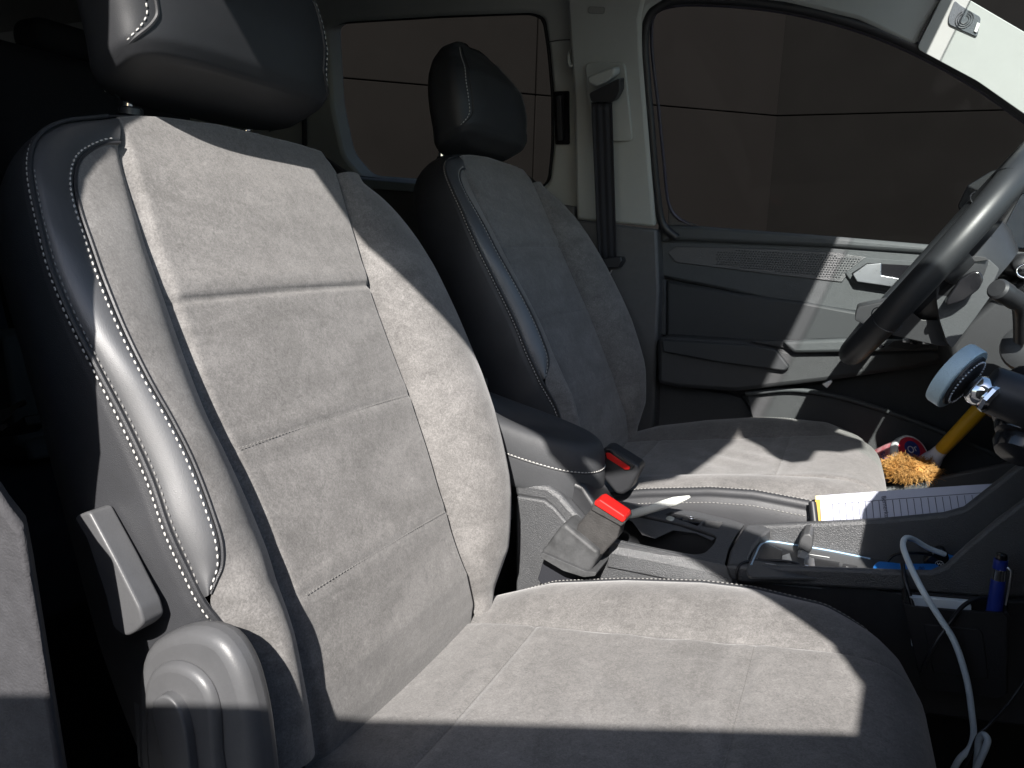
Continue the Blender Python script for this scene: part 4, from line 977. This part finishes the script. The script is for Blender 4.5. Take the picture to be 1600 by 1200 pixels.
Rf = frame(axn); V, F = [], []
for k in range(40):
    t = 2*PI*k/40; c = pd0+np.array(Rf @ Vector((.0131*math.cos(t), .0131*math.sin(t), .0056))); tube_geo([c, c+axn*.0008], .0006, 6, V, F)
ob('rivets', mesh(V, F), SATIN, bk_)
jb = pd0+axn*.0075
lh('ball_joint', [(.004, 0), (.0085, .002), (.0105, .006), (.0105, .010), (.0085, .0145), (.007, .016)], CHROME, phn, jb, axn, 28)
lh('joint_nut', [(.009, .012), (.0115, .0145), (.0115, .017), (.009, .019)], CHROME, phn, jb, axn, 8)
hb = Yp(1540, 605, .46)-pho; he = Yp(1592, 625, .46)-pho
lh('clamp_body', [(.006, 0), (.0150, .001), (.0162, .003), (.0168, .030), (.0172, .036), (.012, .040)], MATS['rubber'], phn, hb, tuple(he-hb), 36)
V = []
for (a, b, s) in ((1592, 640, .016), (1594, 662, .015), (1598, 690, .017), (1600, 600, .012)):
    lh('clamp_knuckle', [(.002, -s*.8), (s*.8, -s*.7), (s, -s*.3), (s, s*.3), (s*.8, s*.7), (.002, s*.8)], BLACK, phn, Yp(a, b, .468)-pho, (.3, .5, .6), 14)
slab('clamp_arm', [Yp(a, b, .468)-pho for a, b in [(1584, 650), (1610, 640), (1630, 760), (1600, 716), (1580, 690)]], (0, .012, 0), PLASTIC_G, phn, bevel=.004)

# ================================================================== SMALL THINGS
# stylus in the cup holder
s0, s1 = Yp(990, 803, .925), Yp(1078, 776, .925)
sty = thing('stylus', 'white stylus sticking out of the cup holder', 'pen', None, tuple(s0))
dd = s1-s0; Ls = np.linalg.norm(dd)
lathe('barrel', [(.0052, -.05), (.0060, -.048), (.0060, Ls-.022)], mat('white_plastic', (.72, .74, .70), .35), sty, (0, 0, 0), tuple(dd), 20)
lathe('tip', [(.0060, Ls-.0218), (.0026, Ls-.004), (.0014, Ls)], MATS['white_plastic'], sty, (0, 0, 0), tuple(dd), 20)

# form pad wedged by the driver seat
A3, B3 = Yp(1281, 776, .978), Yp(1556, 757, .978)
C3, D3 = Yp(1284, 820, .964), Yp(1500, 806, .964)
po_ = A3
pad = thing('form_pad', 'white printed form sheets on a yellow pad wedged beside the driver seat', 'paper', None, tuple(A3))
nrm = np.cross(B3-A3, C3-A3); nrm /= np.linalg.norm(nrm); nrm *= np.sign(nrm[2])
u_ = (B3-A3); u_ /= np.linalg.norm(u_); v_ = np.cross(nrm, u_); v_ *= np.sign(np.dot(v_, C3-A3)); v_ /= np.linalg.norm(v_)
wid = np.linalg.norm(B3-A3); hgt = np.dot(C3-A3, v_)+.03
sk = np.dot(C3-A3, u_)/np.dot(C3-A3, v_)
PAP = mat('paper', (.50, .52, .62), .8, .2, noise=.03, nscale=30); INK = mat('ink', (.10, .10, .13), .8)
V = []; nu, nv_ = 40, 10
def pp(a, b, h=0):
    # a along 0..1, b down 0..1 ; slight curl and crumple near the left
    x = a*wid; y = b*hgt
    z = .003*math.sin(a*3.2)+.0018*math.sin(a*17+b*3)*math.exp(-a*4)+h
    return u_*x+v_*y+u_*sk*y*(1-a)+nrm*z
grid('sheet', [[pp(a, b) for b in np.linspace(0, 1, nv_)] for a in np.linspace(0, 1, nu)], PAP, pad)
for hh in (-.0012, -.0026): grid('sheet', [[pp(a, b, hh)+v_*(-.0015 if hh < -.002 else .0008) for b in np.linspace(0, 1, nv_)] for a in np.linspace(0, 1, nu)], PAP, pad)
sheet = [c for c in pad.children][0]
V, F = [], []
def line(a0, b0, a1, b1, t=.00035):
    P = [pp(a0+(a1-a0)*q, b0+(b1-b0)*q, .0005) for q in np.linspace(0, 1, 12)]; tube_geo(P, t, 4, V, F)
for k in range(23):
    a = .075+k*.0395
    line(a, .16, a, 1)
line(.07, .16, .965, .13); line(.40, .58, .965, .52); line(.965, .1, .965, 1); line(.935, .12, .935, 1)
pt = ob('printed_table', mesh(V, F), INK, sheet)
Rt = Matrix((Vector(v_), Vector(-u_)*-1 if False else Vector(np.cross(nrm, v_)), Vector(nrm))).transposed()
text('printed_words', 'Bemerkungen', .0072, INK, sheet, m4(Rt, pp(.385, .38, .0009)))
text('printed_words', 'Tel.', .0085, INK, sheet, m4(Rt, pp(.95, .24, .0009)))
YEL = mat('yellow_card', (.60, .36, .06), .6)
slab('pad_spine', [pp(-.032, -.02, -.001), pp(.004, -.02, -.001), pp(.004, .9, -.001), pp(-.032, .9, -.001)], tuple(-nrm*.006), YEL, pad, bevel=.0008)
slab('pad_spine_cap', [pp(-.030, -.03, .0), pp(.002, -.03, .0), pp(.002, .06, 0), pp(-.030, .06, 0)], tuple(-nrm*.008), mat('cream', (.65, .58, .38), .6), pad, bevel=.0008)
clip = tube('black_clip', crv([pp(-.05, .1), pp(-.045, .3), pp(-.04, .6), pp(-.035, .9)], 12), .005, RUBBER, pad)

# paper slip poking out behind the driver cushion
sp = thing('paper_slip', 'narrow white paper edge poking out behind the driver seat cushion', 'paper', None, tuple(Yp(1320, 685, 1.475)))
q0 = Yp(1320, 685, 1.475)
slab('slip', [Yp(a, b, 1.475)-q0 for a, b in [(1309, 681), (1314, 675), (1320, 679), (1347, 701), (1360, 716), (1330, 700)]], (0, .002, 0), mat('white_paper', (.75, .75, .73), .8), sp)

# chewing gum tub in the door pocket
gc = Yp(1416, 712, 1.455)
gum = thing('gum_tub', 'red and white chewing gum tub lying in the driver door pocket', 'tub', None, tuple(gc))
gax = np.array([.55, -.62, .56]); gax /= np.linalg.norm(gax)
GR = mat('gum_red', (.55, .03, .06), .35); GW = mat('gum_white', (.75, .75, .76), .35); GB = mat('gum_blue', (.03, .05, .22), .4)
RT = .033
lathe('tub_body', [(RT*.9, -.07), (RT*.98, -.06), (RT, -.004), (RT*.96, .0)], mat('gum_label', (.50, .05, .08), .4, noise=.6, nscale=60, col2=(.70, .45, .47)), gum, (0, 0, 0), gax, 40)
lathe('lid', [(RT*1.02, .0004), (RT*1.04, .003), (RT*1.04, .013), (RT*1.0, .0155), (RT*.92, .0158)], GW, gum, (0, 0, 0), gax, 40)
ld = lathe('lid_label', [(RT*.90, .0155), (RT*.90, .0163), (.001, .0164)], GR, gum, (0, 0, 0), gax, 40)
Rg = frame(gax, (.6, .3, .3)); 
oc = np.array(Rg @ Vector((0.002, 0.006, 0)))+gax*.0166
lathe('oval_mark', [(.016, 0), (.016, .0004), (.001, .0004)], GB, ld, oc, gax, 28)
text('lid_word', 'Or', .018, GW, ld, m4(Rg, oc+gax*.0006))
for k, (s_, off_) in enumerate((('Stra', -.018), ('wber', -.034))):
    zz = Vector(gax); rad = Vector((-.75, -.60, .10)); rad = (rad-zz*rad.dot(zz)).normalized(); yy = zz.cross(rad)
    Rr_ = Matrix((yy, zz, rad)).transposed(); text('side_word', s_, .014, GW if k else GB, gum, m4(Rr_, np.array(gax)*off_+np.array(rad)*RT*1.01))

# duster
d0 = Yp(1462, 712, 1.43); d1 = Yp(1545, 625, 1.36); 
dus = thing('duster', 'orange fluffy duster with a yellow and white handle in the driver door pocket', 'duster', None, tuple(d0))
dx = d1-d0; Ld = np.linalg.norm(dx); du = dx/Ld
lathe('handle', [(.0108, .018), (.0112, .02), (.0120, Ld*.6), (.0132, Ld+.02), (.011, Ld+.024)], mat('duster_yellow', (.52, .30, .015), .4, .4), dus, (0, 0, 0), du, 24)
lathe('handle_socket', [(.018, -.022), (.0165, -.012), (.0125, .002), (.0108, .0178)], mat('duster_white', (.62, .64, .72), .4), dus, (0, 0, 0), du, 24)
FL = mat('orange_fluff', (.52, .24, .06), 1, .05, noise=.4, nscale=35, col2=(.50, .31, .13))
V, F = [], []
fc = Yp(1418, 731, 1.40)-d0
for _ in range(11000):
    a = random.uniform(0, 2*PI); h = random.uniform(-1, 1); rr = math.sqrt(max(0, 1-h*h))
    dirn = np.array([rr*math.cos(a), rr*math.sin(a), h])
    ll = random.uniform(.5, 1.0)
    lob = .92+.20*math.sin(3*a+1)+.15*math.sin(10*h+2*a)+.1*math.sin(7*a)
    base = fc+dirn*np.array([.037, .023, .017])*ll*lob
    tip_ = base+dirn*np.array([.005, .0045, .0045])+np.array([random.gauss(0, .005), random.gauss(0, .005), random.gauss(-.002, .004)])
    mid_ = (base+tip_)/2+np.array([random.gauss(0, .0035) for _ in range(3)])
    tube_geo([base-dirn*.008, base, mid_, tip_], [.0005, .0005, .0004, .0002], 3, V, F, False)
for i_ in range(14):
    c = fc+np.array([random.uniform(-.022, .022), random.uniform(-.012, .012), random.uniform(-.006, .006)])
fl = ob('fluff', mesh(V, F), FL, dus)
bm = bmesh.new(); bmesh.ops.create_icosphere(bm, subdivisions=3, radius=1)
for v in bm.verts: v.co = Vector(fc)+Vector((v.co.x*.038, v.co.y*.022, v.co.z*.015))
me = bpy.data.meshes.new('m'); bm.to_mesh(me); bm.free(); ob('fluff_core', me, FL, dus)

# ---- clutter in the tray
CAB_W = mat('white_cable', (.62, .70, .74), .4); CAB_B = mat('black_cable', (.012, .012, .014), .35)
def px3(seq): return [Yp(a, b, y) for a, b, y in seq]
def cable(name, seq, r, m, label):
    P = px3(seq); o = P[0]; root = ob(name, mesh(*tube_geo(crv([p-o for p in P], 110), r, 10)), m, None); root.location = tuple(o); fix_normals(root.data); auto(root, 60)
    return tag(root, label, 'cable', 'cables by the console')
cable('charging_cable', [(1476, 866, .93), (1450, 856, .92), (1428, 843, .905), (1415, 841, .885), (1411, 852, .865), (1417, 872, .845), (1440, 920, .812), (1468, 965, .806), (1490, 1000, .803), (1510, 1060, .80), (1518, 1110, .795), (1521, 1150, .79), (1515, 1170, .785), (1500, 1185, .78), (1484, 1215, .775)], .0031, CAB_W, 'white charging cable looping up from the tray and down past the black pocket')
cable('charging_cable', [(1520, 1215, .77), (1530, 1190, .77), (1541, 1165, .77), (1543, 1155, .772), (1538, 1148, .775), (1530, 1155, .78), (1527, 1180, .782), (1524, 1215, .785)], .0031, CAB_W, 'short white cable loop at the bottom right corner')
cable('thin_cable', [(1151, 905, .853), (1152, 890, .855), (1160, 880, .862), (1180, 876, .872), (1215, 876, .88), (1240, 879, .885), (1256, 886, .888)], .0017, CAB_B, 'thin black cable arching over the rear corner of the gear tray')
cable('thin_cable', [(1384, 880, .92), (1396, 868, .92), (1412, 864, .915), (1436, 864, .92), (1455, 867, .93)], .0019, CAB_B, 'thin black cable arching above the blue lighter case in the tray')
cable('thin_cable', [(1410, 880, .862), (1413, 900, .852), (1420, 925, .843), (1428, 955, .835), (1440, 1000, .83), (1448, 1030, .828)], .0024, CAB_B, 'thin black cable hanging down the left end of the black pocket')
cable('thin_cable', [(1548, 934, .835), (1525, 936, .828), (1505, 947, .82), (1485, 972, .808), (1465, 1000, .80), (1448, 1030, .80), (1440, 1050, .80)], .0021, CAB_B, 'thin black cable crossing in front of the white cable and pocket')
cable('thin_cable', [(1620, 1030, .80), (1600, 1065, .80), (1575, 1100, .795), (1545, 1133, .79), (1528, 1150, .785), (1515, 1180, .78), (1500, 1215, .775)], .0015, CAB_B, 'thin black cable sweeping up to the right edge below the pocket')
# black pocket clipped to the console
po = Yp(1490, 1000, .83)
pk = thing('side_pocket', 'black plastic pocket hung on the console side beside the passenger seat', 'pocket', None, tuple(po))
POC = mat('pocket_plastic', (.016, .015, .016), .55, .4, bump=.3, bscale=700)
def pk_(name, px, y, th, m, bv=.003, r=4): return slab(name, [Yp(p[0], p[1], y)-po for p in rnd([(a, b, 0) for a, b in px], r)], (0, th, 0), m, pk, bevel=bv, seg=3)
pk_('front_face', [(1412, 942), (1424, 948), (1500, 955), (1568, 958), (1574, 965), (1572, 1085), (1560, 1092), (1450, 1078), (1440, 1068)], .818, .004, POC)
pk_('face_relief', [(1443, 975), (1530, 983), (1536, 990), (1545, 1062), (1458, 1052)], .8165, .003, POC, .001)
pk_('pocket_end', [(1410, 940), (1416, 930), (1420, 940), (1450, 1078), (1440, 1070)], .822, .028, POC, .002)
pk_('pocket_end', [(1566, 958), (1574, 955), (1578, 960), (1574, 1085), (1566, 1088)], .822, .028, POC, .002)
pk_('pocket_back', [(1414, 925), (1500, 932), (1576, 940), (1576, 1085), (1445, 1075)], .850, .003, POC)
nb_ = slab('white_booklet', [Yp(a, b, .838)-Yp(1470, 945, .838) for a, b in [(1421, 932), (1514, 940), (1518, 948), (1516, 1020), (1424, 1010)]], (0, .006, 0), mat('booklet_white', (.70, .76, .80), .6), None, bevel=.0008)
nb_.location = tuple(Yp(1470, 945, .838)); tag(nb_, 'white booklet edge standing in the black side pocket', 'booklet')
# blue pen
e0 = Yp(1552, 965, .828); e1 = Yp(1565, 868, .828); eo = e0
pen = thing('pen', 'blue ballpoint pen with chrome band and clip in the black side pocket', 'pen', None, tuple(e0))
pv = e1-e0; Lp = np.linalg.norm(pv); PB = mat('pen_blue', (.012, .03, .22), .3, .5)
lathe('barrel', [(.0050, -.04), (.0066, -.03), (.0072, 0), (.0064, Lp*.62)], PB, pen, (0, 0, 0), tuple(pv), 24)
lathe('band', [(.0062, Lp*.62), (.0063, Lp*.64), (.0061, Lp*.78), (.0062, Lp*.79)], CHROME, pen, (0, 0, 0), tuple(pv), 24)
lathe('cap', [(.0061, Lp*.79), (.0064, Lp*.8), (.0062, Lp*.94), (.0055, Lp*.945)], PB, pen, (0, 0, 0), tuple(pv), 24)
lathe('push_button', [(.0052, Lp*.945), (.0054, Lp*.96), (.005, Lp*1.02), (.003, Lp*1.035)], BLACK, pen, (0, 0, 0), tuple(pv), 20)
tube('clip', crv([Yp(1569, 886, .826)-eo, Yp(1579, 890, .824)-eo, Yp(1577, 915, .824)-eo, Yp(1571, 945, .826)-eo], 14), .0012, SATIN, pen)
# blue case, round black gadget, phone-like box
BLU = mat('bright_blue', (.015, .20, .62), .3, .5)
bc = slab('blue_case', [Zp(p[0], p[1], .908)-Zp(1400, 886, .908) for p in rnd([(1363, 884, 0), (1372, 876, 0), (1410, 880, 0), (1462, 880, 0), (1474, 888, 0), (1440, 905, 0), (1370, 900, 0)], 5)], (0, 0, -.012), BLU, None, bevel=.003)
bc.location = tuple(Zp(1400, 886, .908)); tag(bc, 'flat bright blue plastic case lying in the console tray', 'case')
tube('case_mark', [Zp(1440+4*math.cos(t)*(1+.2*math.sin(2*t)), 888+2.2*math.sin(2*t), .9086)-Zp(1400, 886, .908) for t in np.linspace(0, 2*PI, 40)], .0005, mat('case_mark_blue', (.01, .06, .25), .4), bc, 5)
gd = Yp(1465, 875, .93)
gad = thing('round_gadget', 'glossy black rounded gadget with a small emblem in the tray', 'gadget', None, tuple(gd))
slab('body', [Yp(a, b, .93)-gd for a, b in blob([(1443, 880), (1450, 868), (1466, 858), (1474, 858), (1483, 872), (1480, 884), (1465, 892), (1448, 890)], 30)], (0, .014, 0), BLACK, gad, bevel=.004)
cE = Yp(1468, 882, .9285)-gd
tube('emblem', [cE+np.array([.0042*math.cos(t), 0, .0042*math.sin(t)]) for t in np.linspace(0, 2*PI, 24)], .00035, mat('emblem_grey', (.5, .5, .5), .4), gad, 5)
text('emblem_letters', 'W', .0055, MATS['emblem_grey'], gad, m4(Matrix(((1, 0, 0), (0, 0, -1), (0, 1, 0))), cE))
rd = Yp(1490, 862, .955)
rnd_ = thing('blue_disc', 'blue rimmed round lid lying behind the black gadget in the tray', 'lid', None, tuple(rd))
lathe('rim', [(.016, -.003), (.019, -.002), (.0195, .001), (.018, .003), (.0165, .003)], BLU, rnd_, (0, 0, 0), (.1, -.5, .85), 36)
lathe('centre', [(.0165, .001), (.008, .003), (.001, .0032)], mat('disc_navy', (.02, .045, .10), .25), rnd_, (0, 0, 0), (.1, -.5, .85), 30)
bxo = Yp(1510, 845, .965)
bxb = slab('black_charger', [Yp(a, b, .965)-bxo for a, b in [(1484, 850), (1508, 822), (1522, 818), (1560, 822), (1566, 840), (1520, 862), (1490, 864)]], (0, .02, 0), BLACK, None, bevel=.004)
bxb.location = tuple(bxo); tag(bxb, 'black plastic charger box leaning against the far wall of the tray', 'charger')
slab('charger_edge', [Yp(a, b, .963)-bxo for a, b in [(1486, 848), (1507, 824), (1509, 826), (1489, 850)]], (0, .003, 0), PLASTIC_G, bxb)
